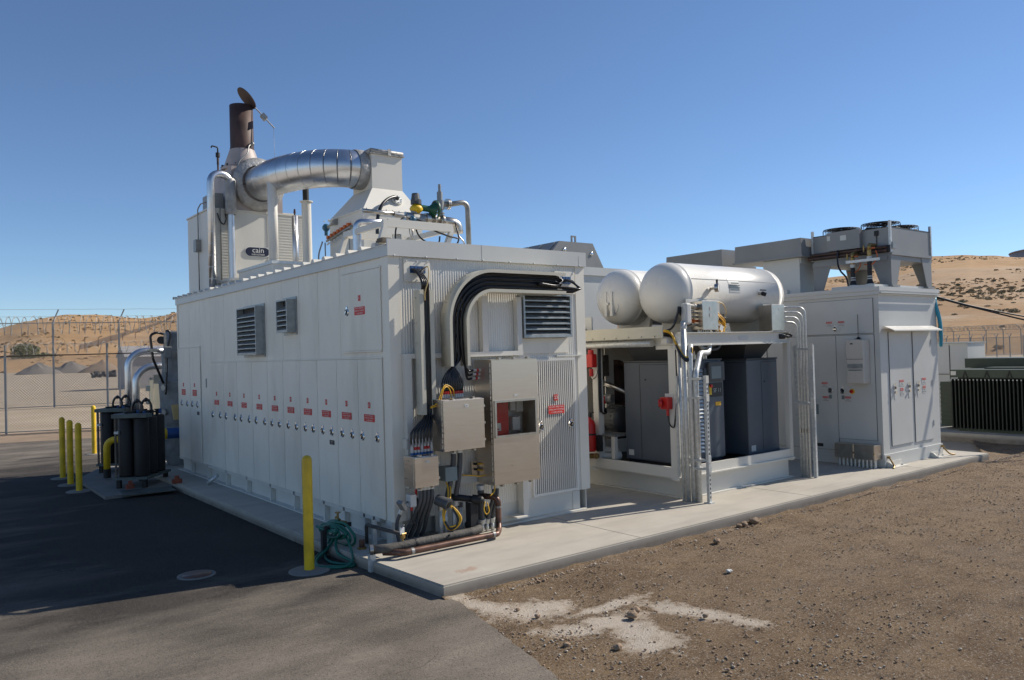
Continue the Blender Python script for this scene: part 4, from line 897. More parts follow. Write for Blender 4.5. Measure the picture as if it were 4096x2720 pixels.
def uppipes():
    p=pipe([(.15,6.05,3.03),(.15,6.05,4.93),(.48,6.1,4.93),(.48,6.1,4.6)],.062,'steam_pipe',ALU,'aluminium-clad pipe bent like a walking stick at the roof rear','pipe',rad=.16,seg=20)
    b=MB()
    for k in range(9): b.cyl((.15,6.05,3.2+k*.19),(.15,6.05,3.206+k*.19),.0645,seg=20,cap=False)
    b.build('seam_bands',ALU,p)
    b=MB(); b.lathe([(.06,.6),(.09,.56),(.088,.3),(.092,.05),(.075,0)],(.48,6.1,4.28),seg=20); b.build('blanket',BLANK,p)
    b=MB(); b.cyl((.48,6.1,3.18),(.48,6.1,4.285),.056,seg=20)
    for k in range(5): b.cyl((.48,6.1,3.4+k*.19),(.48,6.1,3.406+k*.19),.0585,seg=20,cap=False)
    b.build('lower_leg',ALU,p)
    b=MB(); b.cyl((.28,6.07,4.985),(.28,6.07,5.08),.016,seg=8); b.cyl((.28,6.07,5.08),(.28,6.07,5.2),.02,seg=8); b.mi=1; b.cyl((.28,6.07,5.2),(.28,6.07,5.27),.034,seg=10); b.tube(bend([(.28,6.07,5.27),(.28,6.07,5.36),(.18,6.07,5.375),(.18,6.07,5.34)],.02),.012,6); b.build('vent_valve',[BROWNP,MATBLK],p)
    p=pipe([(.84,5.2,3.33),(.84,5.2,4.89)],.076,'vent_pipe',TANKW,'thick white vertical pipe with open top in front of the cain sign','pipe',seg=24)
    b=MB()
    for z in (3.45,3.95,4.37,4.7): b.cyl((.84,5.2,z),(.84,5.2,z+.006),.0785,seg=24,cap=False)
    b.build('seam_bands',TANKW,p)
    p=pipe([(1.37,5.6,3.04),(1.37,5.6,4.255)],.05,'clad_riser_pipe',ALU,'slim aluminium-clad riser with a small brass nipple on top, right of the white pipe','pipe',seg=18)
    b=MB(); b.cyl((1.37,5.6,4.255),(1.37,5.6,4.34),.012,seg=6); b.cyl((1.37,5.6,4.30),(1.37,5.6,4.37),.022,.015,seg=8); b.build('nipple',COPPER,p)
    t=thing('duct_support_column',(1.4,5.2,3.03),'white column with a black post propping the curved duct','support column')
    b=MB(); b.cyl((1.405,5.2,3.03),(1.405,5.2,4.42),.076,seg=20); b.cyl((1.405,5.2,4.42),(1.405,5.2,4.435),.105,seg=20); b.build('column',WHITE,t)
    b=MB(); b.cyl((1.40,5.2,4.435),(1.40,5.2,4.70),.05,seg=16); b.build('post',MATBLK,t)
    for (x0,y0,x1,y1,z,l) in ((.40,4.1,1.5,5.55,3.30,'larger white roof curb box at the foot of the thick white pipe'),(.30,5.65,1.2,6.15,3.19,'smaller white roof curb box under the walking-stick pipe')):
        t=thing('roof_curb',((x0+x1)/2,(y0+y1)/2,3.03),l,'roof curb','curb boxes on the roof'); b=MB(); b.box((x0,y0,3.0),(x1,y1,z-.045)); b.build('curb',WHITE,t); b=MB(); b.box((x0-.02,y0-.02,z-.044),(x1+.02,y1+.02,z)); b.build('cap',GALV,t)
uppipes()
def pipeskid():
    t=thing('roof_piping_skid',(.6,.8,3.03),'white steel frame on the roof front carrying a stainless pipe train','piping skid')
    b=MB(); z=3.25
    b.box((.10,.25,z-.035),(.96,.29,z+.035)); b.box((.10,1.15,z-.035),(.96,1.19,z+.035)); b.box((.10,.291,z-.03),(.14,1.149,z+.03)); b.box((.92,.291,z-.03),(.96,1.149,z+.03)); b.box((.16,.255,z+.036),(.95,.285,z+.05))
    b.build('frame',WHITE,t)
    for x,dx in ((.12,-.06),(.94,-.08)):
        for y in (.27,1.17): b=MB(); b.bar((x+dx,y,3.03),(x,y,z-.036),.05,.05); b.build('leg',WHITE,t)
    b=MB(); b.tube([(.02,.55,3.42),(.20,.52,3.41),(.36,.5,3.405)],.022,10); b.cyl((.36,.5,3.40),(.48,.5,3.395),.03,seg=12); b.tube([(.50,.5,3.39),(.98,.5,3.375)],.048,16); b.cyl((.75,.5,3.38),(.80,.5,3.38),.068,seg=16); b.cyl((.85,.5,3.38),(.87,.5,3.38),.075,seg=16); b.build('pipe_train',STEEL2,t)
    b=MB(); b.tube(bend([(.94,.5,3.375),(1.19,.5,3.36),(1.19,.5,3.25)],.08),.058,16); b.cyl((.96,.5,3.375),(.985,.5,3.375),.072,seg=16); b.build('elbow',STEEL2,t)
    b=MB(); b.cyl((.58,.5,3.36),(.72,.5,3.36),.075,seg=14); b.cyl((.62,.5,3.43),(.62,.5,3.46),.04,seg=10); b.build('valve_body',GREYP,t)
    b=MB(); b.lathe([(.03,0),(.06,.02),(.075,.05),(.06,.08),(.03,.1)],(.645,.5,3.43),seg=16); b.build('yellow_actuator',YEL,t)
    b=MB(); b.cyl((.645,.5,3.53),(.645,.5,3.58),.06,seg=14); b.cyl((.64,.5,3.58),(.64,.5,3.65),.05,.04,seg=12); b.box((.60,.44,3.56),(.63,.47,3.63)); b.build('motor_head',DARKM,t)
    b=MB(); b.cyl((.70,.5,3.50),(.80,.48,3.49),.035,seg=12); b.cyl((.79,.48,3.49),(.86,.47,3.485),.03,.09,seg=16); b.lathe([(.105,0),(.11,.015),(.10,.03)],(.86,.47,3.485),(1,-.1,0),20)
    b.build('handwheel',GREENW,t)
    b=MB(); b.cyl((.955,.5,3.42),(.955,.5,3.50),.03,seg=10); b.cyl((.955,.5,3.455),(.955,.5,3.465),.05,seg=12); b.cyl((.955,.5,3.50),(.955,.5,3.60),.048,seg=14); b.cyl((.955,.5,3.60),(.955,.5,3.70),.032,seg=12); b.cyl((.955,.5,3.70),(.955,.5,3.785),.017,seg=8); b.cyl((.985,.5,3.565),(1.04,.5,3.57),.03,seg=10); b.build('relief_valve',GREYP,t)
    b=MB(); b.cyl((1.04,.5,3.57),(1.055,.5,3.57),.062,seg=16); b.cyl((1.06,.5,3.57),(1.075,.5,3.57),.062,seg=16); b.build('flange',STEEL2,t)
    b=MB(); b.tube(bend([(1.075,.5,3.57),(1.33,.5,3.625),(1.335,.5,3.02)],.07),.03,12); b.build('discharge_pipe',GREYP,t)
    b=MB(); b.cyl((.50,.35,3.30),(.50,.35,3.34),.025,seg=8); b.sphere((.50,.34,3.33),.04,10); b.cyl((.46,.33,3.33),(.54,.33,3.33),.02,seg=8); b.build('transmitter',TEAL,t)
    b=MB(); b.tube(spline([(.46,.33,3.335),(.36,.29,3.33),(.26,.27,3.22),(.24,.27,3.03)],6),.009,6); b.tube(spline([(.54,.33,3.335),(.66,.29,3.28),(.72,.27,3.22),(.86,.24,3.17),(1.02,.24,3.145)],6),.010,6); b.tube(spline([(.5,.3,3.25),(.56,.3,3.14),(.68,.28,3.07),(.78,.28,3.09),(.80,.28,3.16)],6),.009,6); b.tube(spline([(1.12,.44,3.36),(1.07,.36,3.3),(1.06,.3,3.15),(.98,.28,3.03)],6),.009,6); b.build('black_cables',BLACK,t)
    b=MB(); b.tube(spline([(1.13,.45,3.27),(1.15,.42,3.2),(1.2,.4,3.13),(1.2,.4,3.03)],6),.009,6); b.tube([(.5,.35,3.3),(.5,.35,3.03)],.010,6); b.tube(spline([(.47,.35,3.28),(.46,.34,3.18),(.5,.34,3.12)],5),.006,6); b.cyl((.45,.6,3.03),(.45,.6,3.2),.05,seg=12); b.cyl((.45,.6,3.08),(.45,.6,3.095),.075,seg=12); b.build('tubing',STEEL2,t)
    b=MB(); b.tube(bend([(.14,.93,3.03),(.14,.93,3.36),(.40,.80,3.35)],.06),.042,14); b.cyl((.14,.93,3.0),(.14,.93,3.28),.047,seg=14); b.build('clad_pipe',ALU,t)
    b=MB(); b.box((-.0,.10,3.035),(.1,.22,3.075)); b.build('timber_block',WOOD,t)
pipeskid()
# ------------------------------------------------------------------ compressor skid
def skid():
    t=thing('compressor_skid',(4.9,.5,0),'white steel skid frame on a deep base holding two dark compressors','skid')
    b=MB(); x0,x1,y0,y1=3.85,6.06,-.46,1.65
    b.box((x0,y0,.015),(x1,y0+.02,.25)); b.box((x0,y0+.021,.015),(x0+.02,y1,.25)); b.box((x1-.02,y0+.021,.015),(x1,y1,.25)); b.box((x0-.04,y0-.05,.001),(x1+.06,y0+.06,.014)); b.box((x0-.05,y0+.061,.001),(x0+.06,y1,.014)); b.box((3.70,-.50,.2505),(6.16,y1,.268)); b.build('base_beam',WHITE,t)
    b=MB(); b.box((3.67,-.5,.27),(6.13,-.47,.40)); b.box((3.67,-.469,.27),(3.70,1.65,.40)); b.box((6.10,-.469,.27),(6.13,1.65,.40)); b.box((3.67,-.53,.269),(6.13,-.501,.285)); b.build('lower_rail',WHITE,t)
    b=MB(); b.box((3.701,-.469,.2685),(6.099,1.65,.30)); b.build('deck',LDARK,t)
    for x,y,w in ((3.665,-.51,.12),(6.06,-.505,.07),(3.665,.87,.10),(6.02,1.55,.1),(3.665,1.55,.1)):
        b=MB(); b.box((x,y,.401 if y>-.5 else .24),(x+w,y+w,1.905)); b.build('post',WHITE,t)
    b=MB(); b.box((3.67,-.505,1.907),(6.13,-.475,2.05)); b.box((3.67,-.54,2.051),(6.13,-.474,2.062)); b.box((3.67,-.53,1.895),(6.13,-.506,1.9065)); b.box((3.67,-.474,1.907),(3.70,1.65,2.05)); b.box((6.10,-.474,1.907),(6.13,1.65,2.05)); b.build('top_rail',WHITE,t)
    b=MB(); b.box((3.701,-.473,1.96),(6.099,1.65,2.0)); b.build('shade_deck',LDARK,t)  # dark ceiling added under the tanks to shade the compressor bay
    b=MB(); b.box((3.9,1.63,.3),(6.1,1.648,1.955)); b.box((6.095,.8,.4),(6.099,1.62,1.9)); b.build('back_panel',WHITE,t)
    plate(t,'label_plate',(5.05,-.5055,1.98),.2,.06,'F',LBL)
    # cable trough along the left side
    b=MB(); b.box((3.50,-.46,2.0),(3.512,1.7,2.145)); b.box((3.512,-.46,2.0),(3.66,1.7,2.012)); 
    for k in range(9): b.sphere((3.497,-.33+k*.22,2.02),.013,6)
    b.build('cable_trough',BEIGE,t)
    b=MB(); b.tube([(3.6,1.7,1.94),(3.6,-.2,1.94)],.045,12); b.build('under_pipe',GALV,t)
    b=MB(); b.box((3.66,-.46,1.86),(3.74,-.2,1.905)); b.box((3.56,-.47,1.93),(3.668,-.38,1.995)); b.build('bracket',WHITE,t)
    # floor grating step and small post
    b=MB(); b.box((3.72,.62,.70),(4.0,1.12,.73)); b.build('grating_step',GREYP,t); b=MB(); b.box((3.72,.63,.401),(3.77,.70,.699)); b.build('step_post',WHITE,t)
skid()
def compressor(x0,x1,y0,y1,z0,z1,label,panel):
    t=thing('air_compressor',((x0+x1)/2,(y0+y1)/2,z0-.06),label,'compressor','compressors on the skid')
    b=MB(); b.box((x0,y0,z0),(x1,y1,z1-.02),.012); b.build('cabinet',DARKM2,t)
    b=MB(); b.box((x0-.006,y0-.006,z1-.019),(x1+.006,y1+.006,z1)); b.build('top_panel',DARKM,t)
    b=MB(); b.box((x0+.03,y0+.03,z0-.06),(x1-.03,y1-.03,z0-.001)); b.build('pallet_base',MATBLK,t)
    m=(x0+x1)/2
    b=MB(); b.hexa([(x0+.15,y0+.15,z1+.001),(x1-.15,y0+.15,z1+.001),(x1-.15,y1-.05,z1+.001),(x0+.15,y1-.05,z1+.001),(x0+.02,y0+.0,1.955),(x1-.02,y0+.0,1.955),(x1-.02,y1,1.955),(x0+.02,y1,1.955)]); b.build('exhaust_duct',DARKM,t)
    b=MB(); yy=y0+(y1-y0)*.68; b.box((x0-.0015,yy-.004,z0+.03),(x0-.0005,yy+.004,z1-.05)); b.box((x0-.0015,y0+.03,z1-.055),(x0-.0005,yy,z1-.049)); b.cyl((x0-.006,yy-.1,z1-.25),(x0,yy-.1,z1-.25),.012,seg=8); b.box((x0-.002,y1-.14,z0+.05),(x0-.0005,y1-.05,z0+.12)) ; b.build('door_seam',MATBLK,t)
    plate(t,'label_plate',(x0-.001,y1-.1,z0+.09),.09,.075,'L',LBL)
    if panel:
        px0=x0+.55
        b=MB(); b.box((px0,y0-.02,z0+.02),(x1,y0-.001,z1-.12)); b.build('control_column',DARKM2,t)
        b=MB()
        for k in range(22): z=z0+.1+k*.05; b.hexa([(x0+.36,y0-.012,z),(px0-.03,y0-.012,z),(px0-.03,y0-.001,z+.03),(x0+.36,y0-.001,z+.03),(x0+.36,y0-.016,z+.006),(px0-.03,y0-.016,z+.006),(px0-.03,y0-.001,z+.036),(x0+.36,y0-.001,z+.036)])
        b.build('vent_slats',LOUV,t)
        b=MB(); b.box((px0+.05,y0-.06,z1-.29),(x1-.01,y0-.021,z1-.04),.008); b.mi=1; b.box((px0+.09,y0-.063,z1-.26),(x1-.09,y0-.0605,z1-.1)); b.build('display_panel',[DARKM,GREYB],t)
        b=MB(); b.box((px0+.05,y0-.03,z1-.50),(x1-.03,y0-.0205,z1-.32)); b.mi=1; b.text('SF 11',.075,((px0+x1)/2+.05,y0-.0315,z1-.42)); b.build('badge',[SIGNK,LOUV],t)
        b=MB(); b.box((px0+.07,y0-.033,z1-.47),(px0+.12,y0-.0305,z1-.35)); b.mi=1; b.cyl((px0+.10,y0-.033,z1-.355),(px0+.10,y0-.055,z1-.355),.022,seg=12); b.build('stop_button',[YEL,REDP],t)
        plate(t,'warning_label',((px0+x1)/2+.07,y0-.021,z0+.72),.11,.05,'F',YELC)
        for i,(x,r) in enumerate(((px0-.06,.02),(px0-.02,.02),(px0+.13,.014),(px0+.18,.014))):
            b=MB(); b.cyl((x,y0+.1,z1),(x,y0+.1,z1+.06),r*1.5,seg=8); b.cyl((x,y0+.1,z1+.06),(x,y0+.1,z1+.22),r,seg=8); b.build('cable_riser',STEEL2 if i!=1 else BLACK,t)
    else:
        b=MB(); b.box((x0+.33,y0-.0015,z0+.05),(x0+.337,y0-.0005,z1-.05)); b.box((x0+.33,y0-.0015,z1-.056),(x1-.02,y0-.0005,z1-.05)); b.cyl((x0+.40,y0-.006,z1-.33),(x0+.40,y0,z1-.33),.012,seg=8); b.build('door_line',MATBLK,t)
        plate(t,'label_plate',(x0+.10,y0-.001,z0+.09),.1,.08,'F',LBL)
compressor(3.90,4.83,-.30,.60,.40,1.715,'dark grey compressor with louvred front, display panel and SF 11 badge',True)
compressor(5.37,6.09,-.31,.75,.36,1.695,'plain dark grey compressor with a single door, nearer the grey switchgear',False)
def tank(xs,xe,y,z,r,label,man):
    t=thing('air_receiver_tank',((xs+xe)/2,y,2.01),label,'pressure tank','tanks on the skid')
    hd=.27; n=14; pr=[]
    for k in range(n+1): a=R(90*k/n); pr.append((r*math.sin(a),-hd*math.cos(a)))
    L=xe-xs-2*hd; pr[-1]=(r,0); pr+=[(r,.055),(r+.004,.06),(r+.004,.066),(r,.07)]; pr+=[(r,L-.07),(r+.004,L-.066),(r+.004,L-.06),(r,L-.055),(r,L)]
    for k in range(n+1): a=R(90-90*k/n); pr.append((r*math.sin(a),L+hd*math.cos(a)))
    b=MB(); b.lathe(pr,(xs+hd,y,z),(1,0,0),56); b.build('shell',TANKW,t)
    b=MB(); a=R(24); rr=r+.001
    b.box((xs+.36,y-rr*math.cos(a)-.004,z+rr*math.sin(a)-.004),(xe-.36,y-rr*math.cos(a)+.006,z+rr*math.sin(a)+.004)); b.build('weld_seam',TANKW,t)
    for x in (xs+.55,xe-.55):
        b=MB(); b.hexa([(x-.03,y-.25,2.005),(x+.03,y-.25,2.005),(x+.03,y+.25,2.005),(x-.03,y+.25,2.005),(x-.03,y-.34,z-.24),(x+.03,y-.34,z-.24),(x+.03,y+.34,z-.24),(x-.03,y+.34,z-.24)]); b.box((x-.09,y-.28,2.0045),(x+.09,y+.28,2.015)); b.build('saddle',WHITE,t)
    if not man:
        yf=y-r
        c=(4.67,yf,z+.04); b=MB(); b.cyl((c[0],c[1]+.03,c[2]),(c[0],c[1]-.06,c[2]),.02,seg=8); b.cyl((c[0]-.02,c[1]-.075,c[2]),(c[0]+.0,c[1]-.12,c[2]),.055,seg=20); b.mi=1; b.cyl((c[0]-.001,c[1]-.1195,c[2]),(c[0]+.0,c[1]-.1215,c[2]),.045,seg=20); b.mi=2; b.box((c[0]+.06,c[1]-.05,c[2]+.02),(c[0]+.08,c[1]-.03,c[2]+.12)); b.build('pressure_gauge',[STEEL2,SIGNW,MATBLK],t)
        c=(5.72,yf,z-.005); b=MB(); b.cyl((c[0],c[1]+.03,c[2]),(c[0],c[1]-.05,c[2]),.022,seg=8); b.mi=1; b.cyl((c[0],c[1]-.051,c[2]),(c[0]+.03,c[1]-.1,c[2]-.02),.03,seg=8); b.box((c[0]-.07,c[1]-.09,c[2]+.035),(c[0]+.05,c[1]-.07,c[2]+.05)); b.build('ball_valve',[STEEL2,MATBLK],t)
        q=MB(); a=R(14); 
        for k in range(6):
            a0,a1=R(0+5*k),R(5+5*k); rr=r+.003; v=[q._v((x,y-rr*math.cos(a),z+rr*math.sin(a))) for x,a in ((5.06,a0),(5.30,a0),(5.30,a1),(5.06,a1))]; q._f(v)
        q.mi=1; 
        for k,w in enumerate((.2,.22,.2,.16)): zz=z+.03+.03*k; q.box((5.18-w/2,y-r-.004,zz),(5.18+w/2,y-r-.002+.008*k*.3,zz+.012))
        q.build('warning_label',[LBL,GREYB],t)
    else:
        xx=xs+.02; b=MB(); b.lathe([(.155,.0),(.155,-.05),(.135,-.055),(.135,.0)],(xs+.09,y-.03,z-.10),(1,0,0),24); b.mi=1; b.cyl((xs+.06,y-.03,z-.10),(xs+.045,y-.03,z-.10),.125,seg=24); b.mi=0
        for yo in (-.055,.055): b.box((xs-.01,y-.03+yo-.022,z-.27),(xs+.03,y-.03+yo+.022,z+.07))
        b.cyl((xs-.03,y-.03,z-.10),(xs+.05,y-.03,z-.10),.02,seg=8)
        b.build('manway',[TANKW,BEIGE],t)
tank(3.952,6.549,.1,2.608,.404,'front glossy white pressure tank with gauge and white warning label',False)
tank(3.971,6.5,.95,2.611,.395,'rear glossy white pressure tank with oval manway on its end',True)
# junction boxes and conduits on the skid front
def skidfront():
    t=thing('skid_junction_box',(4.35,-.3,2.09),'stainless steel box with dense yellow wires at its right, in front of the white tank','junction box')
    b=MB(); b.box((4.20,-.50,2.095),(4.50,-.33,2.46),.004); b.build('body',STEEL2,t); b=MB(); b.box((4.195,-.525,2.09),(4.505,-.501,2.465),.004); b.build('door',STEEL2,t)
    plate(t,'label_plate',(4.35,-.526,2.36),.035,.05,'F',LBL,['!'],SIGNR,.03); plate(t,'label_plate',(4.35,-.526,2.28),.035,.045,'F',LBL)
    b=MB(); b.box((4.12,-.325,2.052),(4.80,-.315,2.50)); b.build('back_panel',WHITE,t)
    for k in range(4): b=MB(); z=2.16+.05*k; b.cyl((4.08,-.42,z),(4.195,-.42,z),.018,seg=8); b.cyl((4.12,-.42,z),(4.15,-.42,z),.024,seg=8); b.build('side_gland',STEEL2 if k!=1 else ORANGE,t)
    for k in range(6): b=MB(); x=4.22+.045*k; b.cyl((x,-.43,2.02),(x,-.43,2.094),.014,seg=8); b.cyl((x,-.43,1.93),(x,-.43,2.02),.012,.008,seg=8); b.build('bottom_gland',STEEL2,t)
    rnd=random.Random(9)
    for k in range(14):
        z=2.33-.02*k+rnd.uniform(-.01,.01); q=rnd.uniform(.13,.27)
        pts=[(4.505,-.42,z),(4.56,-.44-.01*(k%4),z+.005),(4.60+q*.45,-.45-.012*(k%4),z-.06-.05*rnd.random()),(4.60+q*.5,-.45-.01*(k%3),2.13+rnd.uniform(-.02,.02)),(4.53+q*.3,-.46-.01*(k%4),2.05),(4.42+.03*(k%5),-.47,2.035)]
        e=MB(); e.tube(spline(pts,5),.0075,5); solo(e,'instrument_wire',YELC if k%4 else CREAMC,pts[0],'thin yellow instrument wire in the loop beside the stainless skid box','wire','yellow wires of the skid box')
    e=MB(); e.tube(spline([(4.505,-.43,2.40),(4.56,-.44,2.43),(4.64,-.44,2.455),(4.74,-.44,2.42),(4.79,-.44,2.33),(4.77,-.43,2.27)],6),.008,6); solo(e,'orange_wire',CREAMC,(4.5,-.43,2.4),'single pale orange wire arching high right of the stainless skid box','wire')
    t=thing('limit_switch',(4.72,-.42,2.06),'black connector block on a thin stand amid the yellow wires','connector'); b=MB(); b.box((4.69,-.44,2.22),(4.75,-.39,2.31),.006); b.cyl((4.75,-.42,2.25),(4.79,-.42,2.25),.015,seg=8); b.cyl((4.72,-.42,2.06),(4.72,-.42,2.22),.01,seg=8); b.build('block',MATBLK,t)
    b=MB(); b.bar((4.57,-.50,2.13),(4.63,-.5,2.10),.004,.07,(.4,0,.9)); solo(b,'paper_tag',SIGNW,(4.6,-.5,2.1),'small blank white paper tag hanging on the yellow wires','tag')
    t=thing('skid_junction_box',(5.80,-.3,2.06),'plain stainless steel box at the right end of the skid feeding four bent conduits','junction box')
    b=MB(); b.box((5.665,-.52,2.075),(5.95,-.33,2.43),.004); b.build('body',STEEL2,t); b=MB(); b.box((5.655,-.548,2.07),(5.955,-.521,2.435),.004); b.build('door',STEEL2,t); b=MB(); b.box((5.78,-.325,2.052),(6.0,-.31,2.45)); b.build('back_panel',WHITE,t)
    b=MB(); b.cyl((5.87,-.45,2.0),(5.87,-.45,2.069),.03,seg=10); b.cyl((5.87,-.5,1.99),(5.97,-.52,1.99),.035,seg=10); b.tube(spline([(5.97,-.5,2.02),(6.05,-.54,2.02),(6.10,-.56,1.99),(6.0,-.54,1.98)],5),.012,6); b.build('gland_cluster',MATBLK,t)
    plate(t,'label_plate',(5.84,-.549,2.37),.035,.012,'F',LBL)
    # right conduit rack
    ys=(-.576,-.618,-.664,-.710); zs=(2.19,2.26,2.33,2.40)
    for k in range(4):
        y=ys[k]; x=6.20; p=pipe([(5.955,-.50,zs[k]),(6.03,-.51,zs[k]),(x,y,zs[k]-.01),(x,y,zs[k]-.2),(x,y,0)],.0165,'steel_conduit',GALV,'galvanised conduit sweeping from the right stainless box down to the slab','conduit','conduits of the right rack',rad=.17,seg=10)
        g=MB(); g.cyl((5.956,-.50,zs[k]),(5.99,-.503,zs[k]),.023,seg=10); g.build('fitting',STEEL2,p); g=MB(); g.cyl((x,y,.62),(x,y,.68),.019,seg=10); g.build('coupling',STEEL2,p)
    t=thing('conduit_rack',(6.21,-.77,0),'galvanised slotted strut rack with cross bars carrying four conduits','strut rack','strut racks')
    for y in (-.787,-.535):
        b=MB(); zt=1.86; b.box((6.225,y-.005,0 if y<-.7 else .85),(6.265,y+.005,zt)); b.box((6.225,y+.0051,0 if y<-.7 else .85),(6.231,y+.04,zt)); b.build('strut',GALV,t)
    for z in (1.79,1.02): b=MB(); b.box((6.18,-.80,z),(6.224,-.50,z+.03)); b.build('cross_bar',GALV,t); b=MB(); b.box((6.17,-.83,z-.05),(6.178,-.77,z+.09)); b.build('bracket',WHITE,t)
    # left conduit rack
    b0=pipe([(3.72,-.60,0),(3.72,-.60,2.20)],.033,'steel_conduit',GALV,'thick galvanised conduit rising past the skid post to a white conduit body','conduit','conduits of the left rack',seg=14)
    pipe([(3.74,-.67,0),(3.74,-.67,1.6),(3.75,-.665,1.78),(3.82,-.62,1.90)],.033,'steel_conduit',GALV,'thick galvanised conduit with an open elbow taking yellow and black cables','conduit','conduits of the left rack',seg=14)
    pipe([(3.70,-.545,0),(3.70,-.545,1.5),(3.69,-.55,1.86)],.022,'steel_conduit',GALV,'slimmest galvanised conduit standing closest to the skid corner post','conduit','conduits of the left rack',seg=12)
    p=pipe([(3.76,-.735,0),(3.76,-.735,1.55),(4.0,-.62,1.80),(4.32,-.50,1.80),(4.40,-.46,1.95)],.034,'steel_conduit',GALV,'galvanised conduit whose top swings right toward the stainless skid box','conduit','conduits of the left rack',rad=.14,seg=14)
    t=thing('strut_post',(3.80,-.85,0),'tall galvanised slotted strut standing on the slab at the front of the left conduits','strut','strut racks')
    b=MB(); b.box((3.78,-.87,0),(3.82,-.862,1.53)); b.box((3.78,-.8619,0),(3.786,-.83,1.53)); b.box((3.814,-.8619,0),(3.82,-.83,1.53)); b.mi=1
    for k in range(28): b.box((3.792,-.8712,.06+k*.052),(3.808,-.8702,.085+k*.052))
    b.build('strut',[GALV,MATBLK],t); b=MB(); b.box((3.655,-.535,.30),(3.664,-.495,1.53)); b.box((3.64,-.54,.30),(3.6545,-.535,1.53)); b.build('strut',GALV,t)
    for z in (.40,.50,1.25,1.48): b=MB(); b.box((3.72,-.83,z),(3.778,-.50,z+.028)); b.build('cross_bar',GALV,t)
    for z in (.37,.48,1.22,1.44): b=MB(); b.box((3.774,-.876,z),(3.826,-.8715,z+.09)); b.build('bracket',WHITE if z>1 else GALV,t)
    b=MB(); b.box((3.76,-.90,0),(3.84,-.80,.012)); b.build('foot_plate',GALV,t)
    t=thing('conduit_fitting',(3.78,-.6,2.2),'bulky pale conduit body with rounded corners beside the stainless skid box','conduit body')
    b=MB(); b.box((3.73,-.65,2.16),(3.83,-.56,2.42),.02); b.cyl((3.72,-.60,2.10),(3.74,-.60,2.17),.04,seg=12); b.build('body',LBL,t); b=MB(); b.cyl((3.83,-.6,2.385),(4.10,-.46,2.385),.032,seg=12); b.cyl((4.08,-.47,2.385),(4.2,-.42,2.385),.042,seg=12); b.build('nipple',STEEL2,t)
    for k in range(11):
        m=YELC if k in (0,1) else BLACK; y=-.42+.014*k
        pts=[(3.60,y+.3,2.08),(3.60,y,2.09-.01*k),(3.62+.01*k,-.50,2.04-.01*k),(3.64,-.55-.008*k,1.92-.02*k),(3.70,-.63-.005*k,1.76-.01*k),(3.76,-.68,1.80),(3.795,-.66,1.875)] if k<6 else [(3.60,y+.3,2.08),(3.60,y,2.08),(3.63,-.50,2.12),(3.64+.006*k,-.55,2.18+.015*k),(3.70,-.56,2.22+.015*k),(3.9,-.5,2.17+.04*(k-6)),(4.09,-.42,2.16+.05*((k-6)%4))]
        e=MB(); e.tube(spline(pts,6),.0135,6); solo(e,'looped_cable',m,pts[0],'yellow cable drooping from the trough end into the open conduit elbow' if k in (0,1) else 'black cable spilling from the beige trough end at the skid corner','cable','cables at the skid corner')
    e=MB(); e.tube(spline([(4.50,-.44,2.10),(4.55,-.47,2.02),(4.60,-.47,1.94),(4.58,-.46,1.86),(4.5,-.44,1.84),(4.42,-.42,1.84)],6),.018,8); solo(e,'flexible_conduit',FLEX,(4.5,-.44,2.1),'short grey flexible conduit curling under the stainless skid box','conduit')
    t=thing('pipe_stub',(4.40,-.42,1.72),'vertical steel pipe below the stainless box ending above the SF 11 compressor','pipe'); b=MB(); b.cyl((4.40,-.42,1.78),(4.40,-.42,2.05),.04,seg=12); b.tube(spline([(4.2,-.44,1.92),(4.25,-.46,1.86),(4.34,-.45,1.87),(4.40,-.46,1.92)],5),.03,8); b.build('pipe',GREYP,t)
    t=thing('alarm_horn',(3.62,-.40,1.1),'red alarm horn box on the front corner post of the skid','alarm horn','red alarm horns')
    b=MB(); b.box((3.57,-.45,1.12),(3.66,-.32,1.27),.01); b.cyl((3.56,-.36,1.20),(3.53,-.33,1.20),.045,.05,seg=14); b.cyl((3.62,-.40,1.04),(3.62,-.40,1.12),.018,seg=8); b.build('body',REDP,t); b=MB(); b.box((3.655,-.46,1.25),(3.664,-.33,1.31)); b.build('mount',LBL,t); b=MB(); b.tube(spline([(3.62,-.40,1.04),(3.63,-.42,.93),(3.655,-.46,.90),(3.66,-.48,1.0),(3.665,-.515,1.3),(3.668,-.515,1.85)],6),.010,6); b.build('cable',BLACK,t)
    t=thing('alarm_horn',(3.60,.92,1.6),'red alarm horn half hidden by the enclosure edge, above the extinguisher','alarm horn','red alarm horns')
    b=MB(); b.box((3.56,0.86,1.64),(3.655,.98,1.82),.012); b.cyl((3.60,.92,1.80),(3.60,.92,1.88),.04,seg=12); b.cyl((3.60,.92,1.52),(3.60,.92,1.62),.03,seg=12); b.build('body',REDP,t); b=MB(); b.tube(spline([(3.60,.92,1.53),(3.59,.88,1.49),(3.60,.84,1.52),(3.62,.83,1.6)],5),.012,6); b.build('pigtail',STEEL2,t)
    t=thing('fire_extinguisher',(3.56,.93,.48),'red fire extinguisher hanging on the skid post next to the white enclosure','fire extinguisher')
